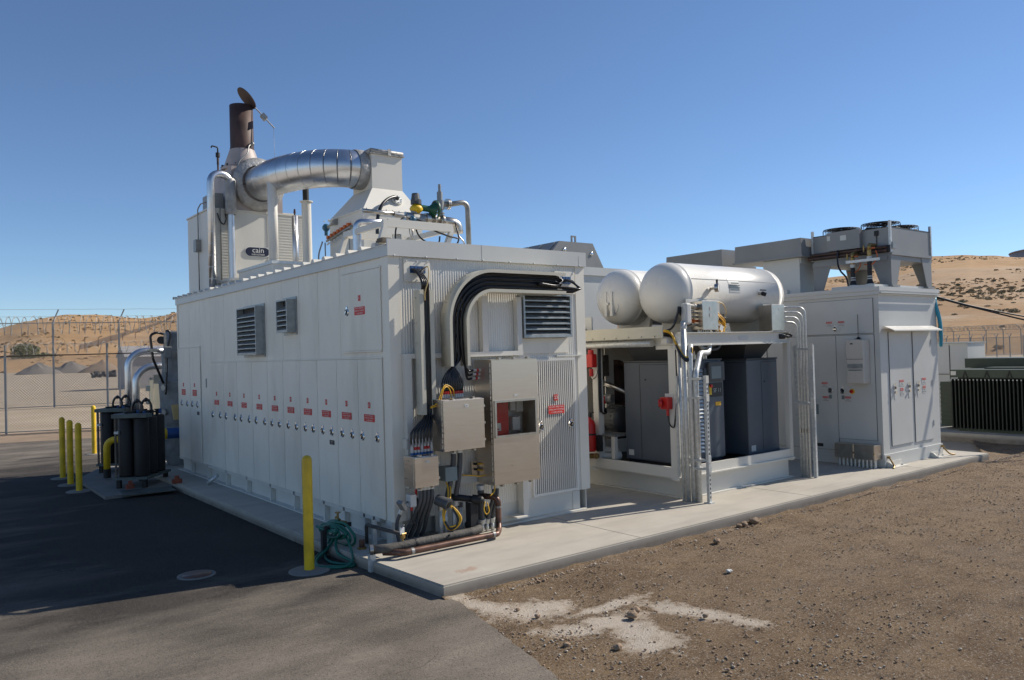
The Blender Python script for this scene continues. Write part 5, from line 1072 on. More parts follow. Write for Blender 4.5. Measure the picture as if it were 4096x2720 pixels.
    b=MB(); b.lathe([(0,0),(.075,.0),(.085,.02),(.085,.36),(.07,.41),(.03,.44),(.03,.47),(0,.47)],(3.56,.95,.50),seg=24); b.build('cylinder',REDP,t); b=MB(); b.box((3.545,.91,.965),(3.575,.97,1.02)); b.tube([(3.56,.94,1.02),(3.55,.85,1.03)],.01,6); b.build('valve_head',MATBLK,t); b=MB(); b.cyl((3.56,.95,.72),(3.56,.95,.745),.087,seg=20,cap=False); b.box((3.6,.80,.5),(3.662,.87,.72)); b.build('bracket',MATBLK,t); b=MB(); b.box((3.4725,.91,.62),(3.4765,.98,.84)); b.build('label_plate',LBL,t)
    # process equipment in the gap
    t=thing('electric_motor',(4.25,1.0,.73),'dark finned electric motor lying deep in the gap on the skid','motor')
    b=MB(); b.cyl((4.25,1.3,.88),(4.25,1.0,.88),.19,seg=28); b.lathe([(.19,0),(.175,.05),(.10,.07),(0,.07)],(4.25,1.0,.88),(0,-1,0),28)
    for k in range(20): a=2*math.pi*k/20; b.bar((4.25+.19*math.cos(a),1.3,.88+.19*math.sin(a)),(4.25+.19*math.cos(a),1.04,.88+.19*math.sin(a)),.012,.03,(math.cos(a),0,math.sin(a)))
    b.build('housing',DARKM,t); b=MB(); b.box((4.1,1.05,.60),(4.4,1.3,.68)); b.build('mounting_foot',MATBLK,t)
    t=thing('steel_vessel',(4.35,1.3,.3),'brown rusty round vessel end with bolted rim behind the motor','vessel')
    b=MB(); b.lathe([(0,-.06),(.18,-.04),(.28,.0),(.31,.05),(.31,.22)],(4.58,1.38,1.36),(0,1,0),28); b.build('shell',RUST,t); b=MB(); b.cyl((4.58,1.40,1.36),(4.58,1.44,1.36),.36,seg=28)
    for k in range(16): a=2*math.pi*k/16; b.cyl((4.58+.335*math.cos(a),1.38,1.36+.335*math.sin(a)),(4.58+.335*math.cos(a),1.40,1.36+.335*math.sin(a)),.018,seg=6)
    b.build('bolted_rim',COPPER,t)
    t=thing('white_upright_panel',(3.98,1.1,.74),'pale painted upright plate with stainless box and gauges in the gap','panel')
    b=MB(); b.box((4.13,1.19,.78),(4.30,1.21,1.93)); b.build('plate',WHITE,t); b=MB(); b.box((3.90,1.05,1.50),(4.07,1.15,1.80),.006); b.build('steel_box',STEEL,t); b=MB(); b.sphere((3.97,1.0,1.19),.075,12); b.cyl((3.97,1.0,1.19),(3.99,.92,1.19),.065,seg=14); b.build('transmitter',GREYP,t); b=MB(); b.cyl((3.91,1.02,1.13),(3.91,1.02,1.23),.04,seg=10); b.build('red_collar',REDP,t); b=MB(); b.sphere((3.86,1.0,.78),.055,12); b.cyl((3.86,1.0,.80),(3.86,1.0,1.1),.012,seg=6); b.build('filter_bowl',STEEL2,t)
    b=MB(); b.tube([(3.93,1.1,1.42),(4.02,.95,1.36),(4.12,.62,1.24)],.035,10); b.cyl((3.91,1.13,1.43),(3.95,1.07,1.41),.06,seg=12); b.build('braided_pipe',STEEL2,t)
    for k in range(4): e=MB(); e.tube(spline([(3.72-.012*k,.86,1.95),(3.71-.012*k,.855,1.6),(3.71-.012*k,.855,1.1),(3.72,.85,1.02),(3.78+.02*k,.9,1.0),(3.82+.02*k,.95,1.06)],6),.010,6); solo(e,'black_lead',BLACK,(3.71-.012*k,.86,1.5),'black cable strapped vertically to the skid middle post','cable','black leads on the skid post')
    t=thing('pipe_cluster',(3.75,1.0,.3),'stubby white pipes and a bronze valve at the skid foot in the gap','pipes'); b=MB(); b.tube([(3.55,1.35,.50),(3.8,.95,.50),(3.95,.8,.48)],.05,12); b.tube([(3.6,1.2,.43),(3.83,.75,.42)],.045,12); b.sphere((3.85,.72,.43),.07,12); b.build('white_pipe',WHITE,t); b=MB(); b.tube(bend([(3.62,.92,.43),(3.54,1.08,.43),(3.54,1.08,.06)],.03),.018,8); b.cyl((3.56,1.03,.43),(3.62,.93,.43),.035,seg=10); b.sphere((3.63,.90,.43),.04,10); b.build('bronze_valve',BRASS,t); b=MB(); b.box((3.52,.8,.265),(3.54,1.1,.29)); b.box((3.52,1.06,.0),(3.56,1.07,.42)); b.build('strut_support',GALV,t)
    # instruments beside rear tank
    t=thing('dryer_filter',(3.78,1.5,2.02),'grey filter housing with blue transmitter beside the rear tank','filter')
    b=MB(); b.lathe([(0,.42),(.05,.41),(.11,.36),(.13,.28),(.13,.0)],(3.82,1.5,2.02),seg=24); b.cyl((3.82,1.5,2.25),(3.82,1.5,2.275),.16,seg=24); b.build('housing',GREYP,t); b=MB(); b.sphere((3.72,1.38,2.62),.07,12); b.cyl((3.66,1.36,2.62),(3.80,1.42,2.62),.055,seg=12); b.build('blue_transmitter',TEAL,t); b=MB(); b.cyl((3.72,1.38,2.3),(3.72,1.38,2.56),.018,seg=8); b.tube(spline([(3.68,1.3,2.48),(3.75,1.25,2.46),(3.8,1.3,2.4)],4),.02,6); b.cyl((3.74,1.36,2.4),(3.76,1.33,2.46),.03,seg=8); b.build('brass_fittings',BRASS,t); b=MB(); b.box((3.69,.98,2.05),(3.71,1.14,2.33)); b.build('mount_plate',SWG,t); b=MB(); b.tube(spline([(3.55,1.5,2.1),(3.66,1.2,2.2),(3.7,1.0,2.08),(3.74,.8,2.06),(3.7,.6,2.1)],6),.02,6); b.build('black_hose',BLACK,t)
skidfront()
# ------------------------------------------------------------------ grey switchgear house
SX0,SX1,SY0,SY1,SZ=7.67,9.55,-1.02,3.75,2.70
DANG=['DANGER']
def dlabel(p,c,face,w=.11,h=.09,body=('HIGH','VOLTAGE')):
    X,Y,N=[Vector(a) for a in FACE[face]]; c=Vector(c)
    m=MB(); q=[c-X*w/2-Y*h/2,c+X*w/2-Y*h/2,c+X*w/2+Y*h/2,c-X*w/2+Y*h/2]; m.hexa(q+[a+N*.003 for a in q]); m.mi=1
    q=[c-X*w*.47+Y*h*.12,c+X*w*.47+Y*h*.12,c+X*w*.47+Y*h*.46,c-X*w*.47+Y*h*.46]; m.hexa([a+N*.0031 for a in q]+[a+N*.004 for a in q]); m.mi=0; m.text('DANGER',h*.30,c+N*.0045+Y*h*.29,face)
    m.mi=2
    for i,l in enumerate(body): m.text(l,h*.22,c+N*.0035-Y*h*(.06+.25*i),face)
    return m.build('danger_label',[LBL,SIGNR,SIGNK],p)
def switchgear():
    t=thing('switchgear_house',((SX0+SX1)/2,1.3,0),'large light grey switchgear house with panelled doors at the right end of the slab','equipment house')
    b=MB(); b.box((SX0+.01,SY0+.01,.13),(SX1-.01,SY1,2.58)); b.build('wall',SWG,t)
    b=MB(); b.box((SX0,SY0+.012,.002),(SX1,SY1,.129)); b.box((SX0-.005,SY0-.012,.002),(SX1+.005,SY0+.0115,.19)); b.build('plinth',SWG,t)
    b=MB(); b.box((SX0-.02,SY0-.02,2.5805),(SX1+.02,SY1+.02,2.64)); b.box((SX0-.035,SY0-.035,2.6405),(SX1+.035,SY1+.035,2.70)); b.box((SX0-.03,SY0-.06,2.60),(SX1+.02,SY0-.0355,2.615)); b.box((SX0+.05,SY0+.08,2.7005),(SX1-.1,-.25,2.745)); b.build('roof',SWG,t)
    # left (shaded) face: frame gaps and doors
    for (y0,y1,z0,z1,n) in ((-.925,.285,2.01,2.53,'upper_hatch'),(-.925,-.325,.395,1.985,'door'),(-.315,.28,.21,1.985,'door'),(.30,.9,.21,1.985,'door'),(.93,2.2,.21,2.52,'door'),(2.22,3.6,.21,2.52,'door')):
        d=MB(); d.box((SX0-.006,y0,z0),(SX0+.0095,y1,z1)); d.mi=1; e=.005
        d.box((SX0+.004,y0-e,z0-e),(SX0+.0092,y0-.0003,z1+e)); d.box((SX0+.004,y1+.0003,z0-e),(SX0+.0092,y1+e,z1+e)); d.box((SX0+.004,y0,z0-e),(SX0+.0092,y1,z0-.0003)); d.box((SX0+.004,y0,z1+.0003),(SX0+.0092,y1,z1+e))
        d=d.build(n,[SWG,LDARK],t)
        if n=='upper_hatch':
            latch2(d,(SX0-.007,-.32,2.09),'L',.042); 
            for y in (-.22,-.42): dlabel(d,(SX0-.0065,y,2.17),'L',.11,.085); plate(d,'small_label',(SX0-.0065,y*.6-.13,2.085),.055,.06,'L',LBL)
        elif z0==.395: latch2(d,(SX0-.007,-.405,1.13),'L',.05); dlabel(d,(SX0-.0065,-.49,1.005),'L'); plate(d,'small_label',(SX0-.0065,-.41,1.03),.045,.06,'L',GREYB); b=MB(); b.cyl((SX0-.0065,-.56,1.125),(SX0-.012,-.56,1.125),.04,seg=16); b.mi=1; b.cyl((SX0-.0125,-.56,1.125),(SX0-.045,-.56,1.125),.026,seg=14); b.build('emergency_button',[YEL,REDP],d)
        elif y0==-.315: latch2(d,(SX0-.007,-.20,1.135),'L',.05); dlabel(d,(SX0-.0065,-.11,1.22),'L'); dlabel(d,(SX0-.0065,-.12,1.0),'L'); plate(d,'small_label',(SX0-.0065,-.20,1.035),.045,.06,'L',GREYB); plate(d,'vent_plate',(SX0-.0065,.02,.27),.14,.05,'L',LDARK); plate(d,'name_plate',(SX0-.0065,.07,.83),.12,.16,'L',GREYB); b=MB(); b.cyl((SX0-.0065,.09,.97),(SX0-.04,.09,.97),.035,seg=14); b.build('socket',GREYB,d)
    b=MB()
    for k in range(24): b.sphere((SX0+.03,SY0-.001,.25+k*.098),.006,6); b.sphere((SX1-.03,SY0-.001,.25+k*.098),.006,6)
    b.build('rivets',SWG,t)
    for i,(x0,x1,z0) in enumerate(((7.93,8.60,.30),(8.68,9.28,.29))):
        d=MB(); d.box((x0,SY0-.003,z0),(x1,SY0+.0095,2.02)); d.mi=1; e=.005; yy=SY0+.004
        d.box((x0-e,yy,z0-e),(x0-.0003,SY0+.0092,2.02)); d.box((x1+.0003,yy,z0-e),(x1+e,SY0+.0092,2.02)); d.box((x0,yy,z0-e),(x1,SY0+.0092,z0-.0003)); d=d.build('door',[SWG,LDARK],t)
        for x in ((8.05,8.5) if i==0 else (8.79,)):
            b=MB(); b.cyl((x,SY0-.0035,1.17),(x,SY0-.02,1.17),.03,seg=14); b.cyl((x,SY0-.0035,1.10),(x,SY0-.03,1.10),.022,seg=10); b.cyl((x,SY0-.02,1.20),(x,SY0-.02,1.24),.012,seg=8); b.mi=1; b.cyl((x,SY0-.02,1.17),(x,SY0-.023,1.17),.02,seg=12); b.build('handle',[CHROME,MATBLK],d); plate(d,'small_label',(x,SY0-.0035,1.03),.04,.07,'F',LBL)
        x=8.27 if i==0 else 9.0
        dlabel(d,(x,SY0-.0035,1.235),'F',.14,.10); dlabel(d,(x,SY0-.0035,1.10),'F',.10,.12)
        if i:
            b=MB()
            for z in (.5,1.15,1.8): b.cyl((9.285,SY0-.006,z),(9.285,SY0-.006,z+.09),.010,seg=6)
            b.build('hinge',SWG,d)
    b=MB(); b.hexa([(7.80,SY0-.15,2.035),(9.36,SY0-.15,2.035),(9.36,SY0-.0005,2.10),(7.80,SY0-.0005,2.10),(7.80,SY0-.15,2.043),(9.36,SY0-.15,2.043),(9.36,SY0-.0005,2.108),(7.80,SY0-.0005,2.108)]); b.box((7.80,SY0-.156,2.025),(9.36,SY0-.151,2.043)); b.build('drip_awning',TANKW,t)
    for x0,x1 in ((7.72,8.15),(9.12,9.5)):
        b=MB(); b.box((x0,SY0-.13,.001),(x1,SY0-.0125,.012)); b.box((x0,SY0-.024,.0125),(x1,SY0-.013,.085)); b.hexa([(x0,SY0-.13,.013),(x0+.012,SY0-.13,.013),(x0+.012,SY0-.025,.013),(x0,SY0-.025,.013),(x0,SY0-.05,.08),(x0+.012,SY0-.05,.08),(x0+.012,SY0-.025,.08),(x0,SY0-.025,.08)])
        for x in (x0+.1,x1-.1): b.cyl((x,SY0-.075,.0125),(x,SY0-.075,.035),.018,seg=6)
        b.build('anchor_bracket',WHITE,t)
        x=x0+.02 if x0<8 else x1; b=MB(); b.tube(spline([(x,SY0-.03,.16),(x,SY0-.07,.1),(x-.02 if x0<8 else x+.05,SY0-.12,.03),(x-.09 if x0<8 else x+.18,SY0-.14,.006)],5),.012,6); b.cyl((x,SY0-.0125,.15),(x,SY0-.05,.15),.02,seg=8); b.build('ground_wire',BRASS,t)
    b=MB(); b.box((SX0-.02,.49,2.702),(SX0+.06,.58,2.77)); b.build('lifting_eye',SWG,t)
    b=MB(); b.box((SX0-.012,-.06,2.615),(SX0-.0205,.06,2.67)); b.build('roof_bracket',SWG,t)
def latch2(p,c,face,r):
    X,Y,N=[Vector(a) for a in FACE[face]]; c=Vector(c); b=MB(); b.tube([c+N*.006+X*math.cos(.314*k)*r*.82+Y*math.sin(.314*k)*r*.82 for k in range(20)],r*.2,6,closed=True); b.cyl(c+Y*r*.85+N*.004,c+Y*r*1.25+N*.004,r*.22,seg=8); b.bar(c+N*.016-X*r*.5,c+N*.016+X*r*.5,r*.45,.01,N); b.mi=1; b.cyl(c+N*.001,c+N*.004,r*.75,seg=16); return b.build('latch',[CHROME,MATBLK],p)
switchgear()
t=thing('air_conditioner',(SX0-.09,-.72,1.255),'tall cream wall air conditioner hung on the shaded side of the switchgear','air conditioner')
b=MB(); b.box((SX0-.20,-.86,1.255),(SX0-.0065,-.59,1.915),.012); b.build('casing',ACB,t)
b=MB(); b.box((SX0-.2015,-.855,1.62),(SX0-.2005,-.595,1.625)); b.box((SX0-.2025,-.70,1.845),(SX0-.2005,-.66,1.865)); 
for k in range(5): b.box((SX0-.2025,-.845,1.495+k*.012),(SX0-.2005,-.605,1.50+k*.012))
b.build('grille',MATBLK,t); b=MB(); b.box((SX0-.2035,-.845,1.485),(SX0-.2005,-.605,1.552)); b.build('display_strip',LOUV,t)
b=MB(); b.box((SX0-.2035,-.83,1.45),(SX0-.2005,-.62,1.466)); b.build('badge',GREYB,t)
plate(t,'spec_label',(SX0-.11,-.8605,1.70),.04,.11,'F',LBL)
t=thing('antenna',(SX0-.03,-.70,1.98),'thin black whip antenna standing just above the wall air conditioner','antenna'); b=MB(); b.cyl((SX0-.03,-.70,1.93),(SX0-.03,-.70,1.96),.03,.01,seg=10); b.cyl((SX0-.03,-.70,1.96),(SX0-.03,-.70,2.3),.004,seg=5); b.box((SX0-.08,-.74,1.922),(SX0-.006,-.66,1.93)); b.build('whip',MATBLK,t)
t=thing('base_junction_box',(SX0-.1,-.68,0),'pair of dark stainless boxes low on the switchgear standing on a row of conduits','junction box')
for y0,y1 in ((-.665,-.355),(-.985,-.67)):
    b=MB(); b.box((SX0-.215,y0,.125),(SX0-.006,y1,.345),.004); b.build('body',STEEL,t); b=MB(); b.box((SX0-.225,y0+.012,.135),(SX0-.2155,y1-.012,.338)); b.build('cover',STEEL2,t); b=MB(); b.cyl((SX0-.222,y0-.0 if y0<-.8 else y0,.22),(SX0-.222,y0+.012,.22),.014,seg=8); b.build('clip',BRASS,t)
for k in range(10): b=MB(); y=-.395-.062*k; b.cyl((SX0-.14,y,.001),(SX0-.14,y,.124),.022,seg=10); b.cyl((SX0-.14,y,.095),(SX0-.14,y,.124),.026,seg=10); b.build('conduit_stub',GALV,t)
# condenser with fans on the roof
def condenser():
    cx0,cx1,cy0,cy1=8.17,9.50,-.98,.32; zb,zt=3.245,3.645
    t=thing('rooftop_condenser',((cx0+cx1)/2,(cy0+cy1)/2,2.71),'grey condenser unit on four tapered legs with round fan guards, on the switchgear roof','condenser')
    b=MB(); b.box((cx0,cy0,zb),(cx1,cy1,zt-.012)); b.box((cx0+.01,cy0+.01,3.13),(cx1-.01,cy1-.01,zb-.0005)); b.mi=1; b.box((cx0-.004,cy0-.004,zt-.0115),(cx1+.004,cy1+.004,zt)); b.build('casing',[HOODG,LDARK],t)
    b=MB(); b.box((cx0-.09,-.54,3.36),(cx0-.0005,.02,3.66)); b.build('header_box',HOODG,t)
    plate(t,'rating_label',(cx0-.0905,-.27,3.55),.10,.08,'L',LBL); plate(t,'rating_label',(cx0-.0905,-.02,3.57),.055,.075,'L',LBL)
    b=MB(); b.box((cx0-.03,cy0,3.245),(cx0-.002,cy1,3.355)); b.mi=1; 
    for z in (3.275,3.33): b.cyl((cx0-.05,cy0+.04,z),(cx0-.05,cy1+.06,z),.024,seg=10)
    b.build('coil_pipes',[LDARK,BROWNP],t)
    for (x,y) in ((cx0-.015,cy0-.015),(cx1-.02,cy0-.015),(cx0-.015,cy1-.02)): b=MB(); b.box((x,y,3.24),(x+.035,y+.035,zt+.09)); b.build('corner_post',GALV,t)
    b=MB(); b.box((cx0-.02,cy0+.05,3.13),(cx0-.0005,cy1,3.2)); b.box((cx0,cy0-.02,3.205),(cx1,cy0-.0005,3.25)); b.box((cx1+.0005,cy0,3.13),(cx1+.02,cy1,3.25)); b.build('skirt_rail',HOODG,t)
    for (x,y,sx,sy) in ((cx0,cy0,1,1),(cx1,cy0,-1,1),(cx0,cy1,1,-1),(cx1,cy1,-1,-1)):
        b=MB()
        # tapered angle leg: two plates meeting at the corner, wide at the top
        T=3.215;B=2.745; w1,w0=.34,.17
        def pl(a):
            if a=='x': P=[(x,y),(x+sx*w1,y),(x+sx*w0,y)]; return [(P[0][0],y,T),(P[1][0],y,T),(P[2][0],y,B),(P[0][0],y,B)]
            P=[y,y+sy*w1,y+sy*w0]; return [(x,P[0],T),(x,P[1],T),(x,P[2],B),(x,P[0],B)]
        A=pl('x'); b.hexa([A[3],A[2],(A[2][0],y+sy*.012,B),(A[3][0],y+sy*.012,B),A[0],A[1],(A[1][0],y+sy*.012,T),(A[0][0],y+sy*.012,T)])
        A=pl('y'); A=[(p[0],p[1]+(sy*.0122 if i in(0,3) else 0),p[2]) for i,p in enumerate(A)]; b.hexa([A[3],A[2],(x+sx*.012,A[2][1],B),(x+sx*.012,A[3][1],B),A[0],A[1],(x+sx*.012,A[1][1],T),(x+sx*.012,A[0][1],T)])
        b.box((x-sx*.03,y-sy*.03,2.712),(x+sx*.2,y+sy*.2,2.744)); b.build('leg',HOODG,t)
    for (fx,fy,h) in ((8.52,-.66,.105),(8.52,.0,.105),(9.12,-.66,.09),(9.12,.0,.09)):
        g=MB(); r=.28
        for q in (r,.22,.16,.10,.05): g.tube([(fx+q*math.cos(.2094*k),fy+q*math.sin(.2094*k),zt+h) for k in range(30)],.005,5,closed=True)
        g.tube([(fx+(r+.005)*math.cos(.2094*k),fy+(r+.005)*math.sin(.2094*k),zt+.01) for k in range(30)],.006,5,closed=True)
        for k in range(24): a=2*math.pi*k/24; g.tube([(fx+.03*math.cos(a),fy+.03*math.sin(a),zt+h+.002),(fx+r*math.cos(a),fy+r*math.sin(a),zt+h),(fx+(r+.01)*math.cos(a),fy+(r+.01)*math.sin(a),zt+h-.02),(fx+(r+.005)*math.cos(a),fy+(r+.005)*math.sin(a),zt+.005)],.0035,4)
        g=g.build('fan_guard',MATBLK,t); f=MB(); f.cyl((fx,fy,zt-.0),(fx,fy,zt+.05),.05,seg=14)
        for k in range(5): a=2*math.pi*k/5; f.bar((fx+.05*math.cos(a),fy+.05*math.sin(a),zt+.03),(fx+.25*math.cos(a),fy+.25*math.sin(a),zt+.03),.12,.006,(.25*math.sin(a),-.25*math.cos(a),1))
        f.build('fan_blades',LDARK,g)
    for (y,zz) in ((-.50,3.17),(-.77,3.27)):
        b=MB(); b.cyl((7.92,y,2.747),(7.92,y,2.83),.058,.036,seg=12); b.cyl((7.92,y,2.83),(7.92,y,zz-.12),.034,seg=12); b.build('insulated_riser',MATBLK,t)
        
        for za,zb,rr in ((2.755,2.768,.06),(2.84,2.856,.037),(2.875,2.89,.037),(zz-.13,zz-.08,.037)): b=MB(); b.cyl((7.92,y,za),(7.92,y,zb),rr,seg=12); b.build('clamp_band',LBL,t)
        b=MB(); b.cyl((7.92,y,zz-.08),(7.92,y,zz+.02),.034,seg=12); b.tube(bend([(7.92,y,zz+.02),(7.92,y,zz+.10),(cx0-.06,y,zz+.10)],.04),.028,10); b.cyl((7.95,y+.1,zz-.0),(7.95,y+.1,zz+.1),.012,seg=8); b.build('brass_valve',BRASS,t)
        b=MB(); b.cyl((7.90,y-.1,zz+.04),(7.90,y-.05,zz+.04),.013,seg=6); b.tube(spline([(7.93,y-.1,zz),(7.93,y-.12,zz-.1),(7.92,y-.05,zz-.2),(7.92,y+.08,zz-.2)],5),.009,6); b.build('red_fitting',ORANGE,t)
    b=MB(); b.box((7.86,-.95,3.11),(7.885,-.42,3.15)); b.build('strut_support',GALV,t)
    b=MB(); b.tube(spline([(cx0-.095,-.17,3.36),(8.05,-.18,3.15),(7.98,-.26,3.02),(7.93,-.38,2.9),(7.92,-.42,2.75)],7),.014,6); b.build('black_hose',BLACK,t)
    b=MB(); b.box((cx0-.02,-.80,3.52),(cx0-.001,-.74,3.60)); b.cyl((cx0-.012,-.77,3.36),(cx0-.012,-.77,3.52),.006,seg=5); b.build('pressure_switch',MATBLK,t)
    b=MB(); b.box((cx0-.012,cy0-.05,3.30),(cx0+.09,cy0-.022,3.40)); b.build('isolator_box',GREYP,t)
    return t
condenser()
for (y0,y1,w,l) in ((.36,1.68,.95,'nearer of two grey box hoods on pedestals beside the rooftop condenser'),(1.95,3.27,.95,'farther of two grey box hoods on pedestals, directly above the white tanks')):
    t=thing('ventilation_hood',(8.35,(y0+y1)/2,2.71),l,'roof hood','box hoods on the switchgear roof'); x0=7.9
    b=MB(); b.hexa([(x0,y0,3.345),(x0+w,y0,3.345),(x0+w,y1,3.345),(x0,y1,3.345),(x0+.01,y0+.01,3.628),(x0+w-.01,y0+.01,3.628),(x0+w-.01,y1-.01,3.628),(x0+.01,y1-.01,3.628)]); b.build('box',HOODG,t)
    b=MB(); b.box((x0-.03,y0-.03,3.315),(x0+w+.03,y1+.03,3.3445)); 
    for k in range(6): b.sphere((x0+.004,y0+.008+.0*k,3.37+.045*k),.008,6)
    b.build('rim',HOODG,t)
    b=MB(); b.hexa([(x0+.12,y0+.12,2.701),(x0+w-.12,y0+.12,2.701),(x0+w-.12,y1-.5,2.701),(x0+.12,y1-.5,2.701),(x0+.12,y0+.12,3.314),(x0+w-.12,y0+.12,3.314),(x0+w-.12,y1-.5,3.314),(x0+.12,y1-.5,3.314)]); b.box((x0+.14,y0+.1,3.22),(x0+w-.14,y0+.1195,3.314)); b.build('pedestal',SWG,t)
def genset():
    t=thing('rear_equipment_house',(7.0,6.5,0),'grey equipment house behind the tanks with a sloped louvred roof hood','equipment house')
    b=MB(); b.box((4.4,5.03,0),(8.3,9.5,3.43)); b.build('wall',SWG,t)
    b=MB(); b.box((5.9,4.99,3.431),(8.6,9.5,3.60)); b.build('eave',SWG,t)
    b=MB(); b.prism([(6.22,3.601),(7.92,3.601),(7.62,4.10),(6.70,4.10)],'y',5.0,9.2); b.build('sloped_hood',HOODG,t)
    for k in range(9): b=MB(); y=5.1+k*.42; b.hexa([(6.20,y,3.6015),(6.215,y,3.6015),(6.215,y+.05,3.6015),(6.20,y+.05,3.6015),(6.655,y,4.085),(6.69,y,4.098),(6.69,y+.05,4.098),(6.655,y+.05,4.085)]); b.build('hood_rib',LOUV,t)
    b=MB(); b.box((7.12,5.1,4.1005),(7.15,5.13,4.22)); b.box((7.22,5.1,4.1005),(7.25,5.13,4.22)); b.box((7.12,5.1,4.2205),(7.25,5.13,4.25)); b.build('lifting_lug',HOODG,t)
    for x,z in ((6.83,3.93),(7.58,3.88)): b=MB(); b.sphere((x,4.997,z),.05,10,(1,.4,1)); b.build('round_cap',CHROME,t)
genset()
# cables leaving the switchgear to the right
for i,(z0,za,zb,l,r) in enumerate(((2.60,1.93,1.50,'upper thick black cable slung from the switchgear corner to the right','a'),(2.585,1.75,1.2,'lower thick black cable slung from the switchgear corner to the right','b'))):
    e=MB(); e.tube(spline([(9.42,-.75,2.65),(9.60,-.95,z0),(10.6,-1.25,2.40-.02*i),(12.0,-1.8,2.17-.08*i),(13.8,-2.6,2.0-.12*i),(16.5,-3.8,1.9-.16*i),(20,-5.4,2.1-.16*i)],8),.0145,6); solo(e,'power_cable',MATBLK,(9.6,-1,2.6),l,'cable','cables slung off the switchgear')
t=thing('cable_coil',(9.60,-.95,1.75),'coil of blue and black cable hanging at the right corner of the switchgear','cable coil')
for m,o in ((BLACK,0),(BLUEF,.03),(CYAN,.06),(YELC,.015)):
    b=MB(); b.tube(spline([(9.58,-.98,2.56),(9.56-o*.5,-1.02,2.38),(9.575,-1.03-o*.4,2.1),(9.62,-1.03,1.78),(9.66+o,-1.0,1.95),(9.68+o,-.98,2.2),(9.64,-.97,2.45),(9.58,-.98,2.57)],6),.014 if m is not CYAN else .026,6); b.build('loop',m,t)
b=MB(); b.tube([(11.9,-1.78,2.18),(11.88,-1.79,1.95),(11.84,-1.78,1.8)],.012,6); solo(b,'cable_tie_rod',LBL,(11.9,-1.78,2.0),'white tie strip dangling between the two slung black cables','tie strip')
# transformer and cabinets at the far right
def transformer():
    sheet('transformer_pad',[(12.75,-3.2),(17,-3.2),(17,1.9),(12.6,1.9)],.02,CONC,.3)
    t=thing('transformer',(13.8,-.7,.02),'dark green transformer with vertical cooling fins on a concrete pad','transformer')
    b=MB(); b.box((13.18,-1.72,.10),(14.5,.22,1.10)); b.build('tank_body',TGREEN,t)
    for k in range(28): b=MB(); y=.27-.0705*k; b.box((13.0,y-.012,.08),(13.175,y+.012,1.07)); b.build('cooling_fin',TDARK,t)
    b=MB()
    for k in range(28): y=.27-.0705*k; b.box((12.985,y-.012,1.045),(13.0,y+.012,1.07))
    b.build('fin_tips',LOUV,t)
    b=MB(); b.box((12.99,-1.8,1.105),(14.6,.29,1.26)); b.mi=1
    for k in range(5):
        y=.0-.4*k; b.prism([(y-.05,1.108),(y-.03,1.108),(y,1.2),(y+.03,1.108),(y+.05,1.108),(y,1.245)],'x',12.975,12.9895)
    b.build('lid',[TGREEN,TDARK],t)
    b=MB(); b.box((13.4,-1.0,1.2605),(13.9,-.2,1.29)); b.build('inspection_cover',TGREEN,t)
    b=MB(); b.box((14.05,-2.2,1.2605),(15.0,.43,1.46)); b.build('upper_box',TGREEN,t)
    plate(t,'label_plate',(12.989,.22,1.19),.10,.08,'L',LBL)
    b=MB(); b.box((13.1,-1.7,.021),(14.5,.2,.0995)); b.build('skid_base',TGREEN,t)
    b=MB(); b.box((13.3,.33,.08),(13.9,.62,1.0)); 
    for k in range(9): b.box((13.285,.33,.2+k*.09),(13.2995,.62,.24+k*.09))
    b.build('side_radiator',TGREEN,t)
    t=thing('grey_cabinet',(14.6,.8,.02),'tall pale grey electrical cabinet behind the green transformer','cabinet'); b=MB(); b.box((14.5,.55,.02),(15.4,1.5,1.78)); b.build('body',SWG,t); b=MB(); b.box((14.46,.53,1.781),(15.42,1.5,1.81)); b.build('cap',LOUV,t); b=MB(); b.box((14.485,.92,.5),(14.4995,.93,1.75)); b.box((14.485,.94,1.10),(14.4995,1.48,1.11)); b.build('seam',LDARK,t)
transformer()
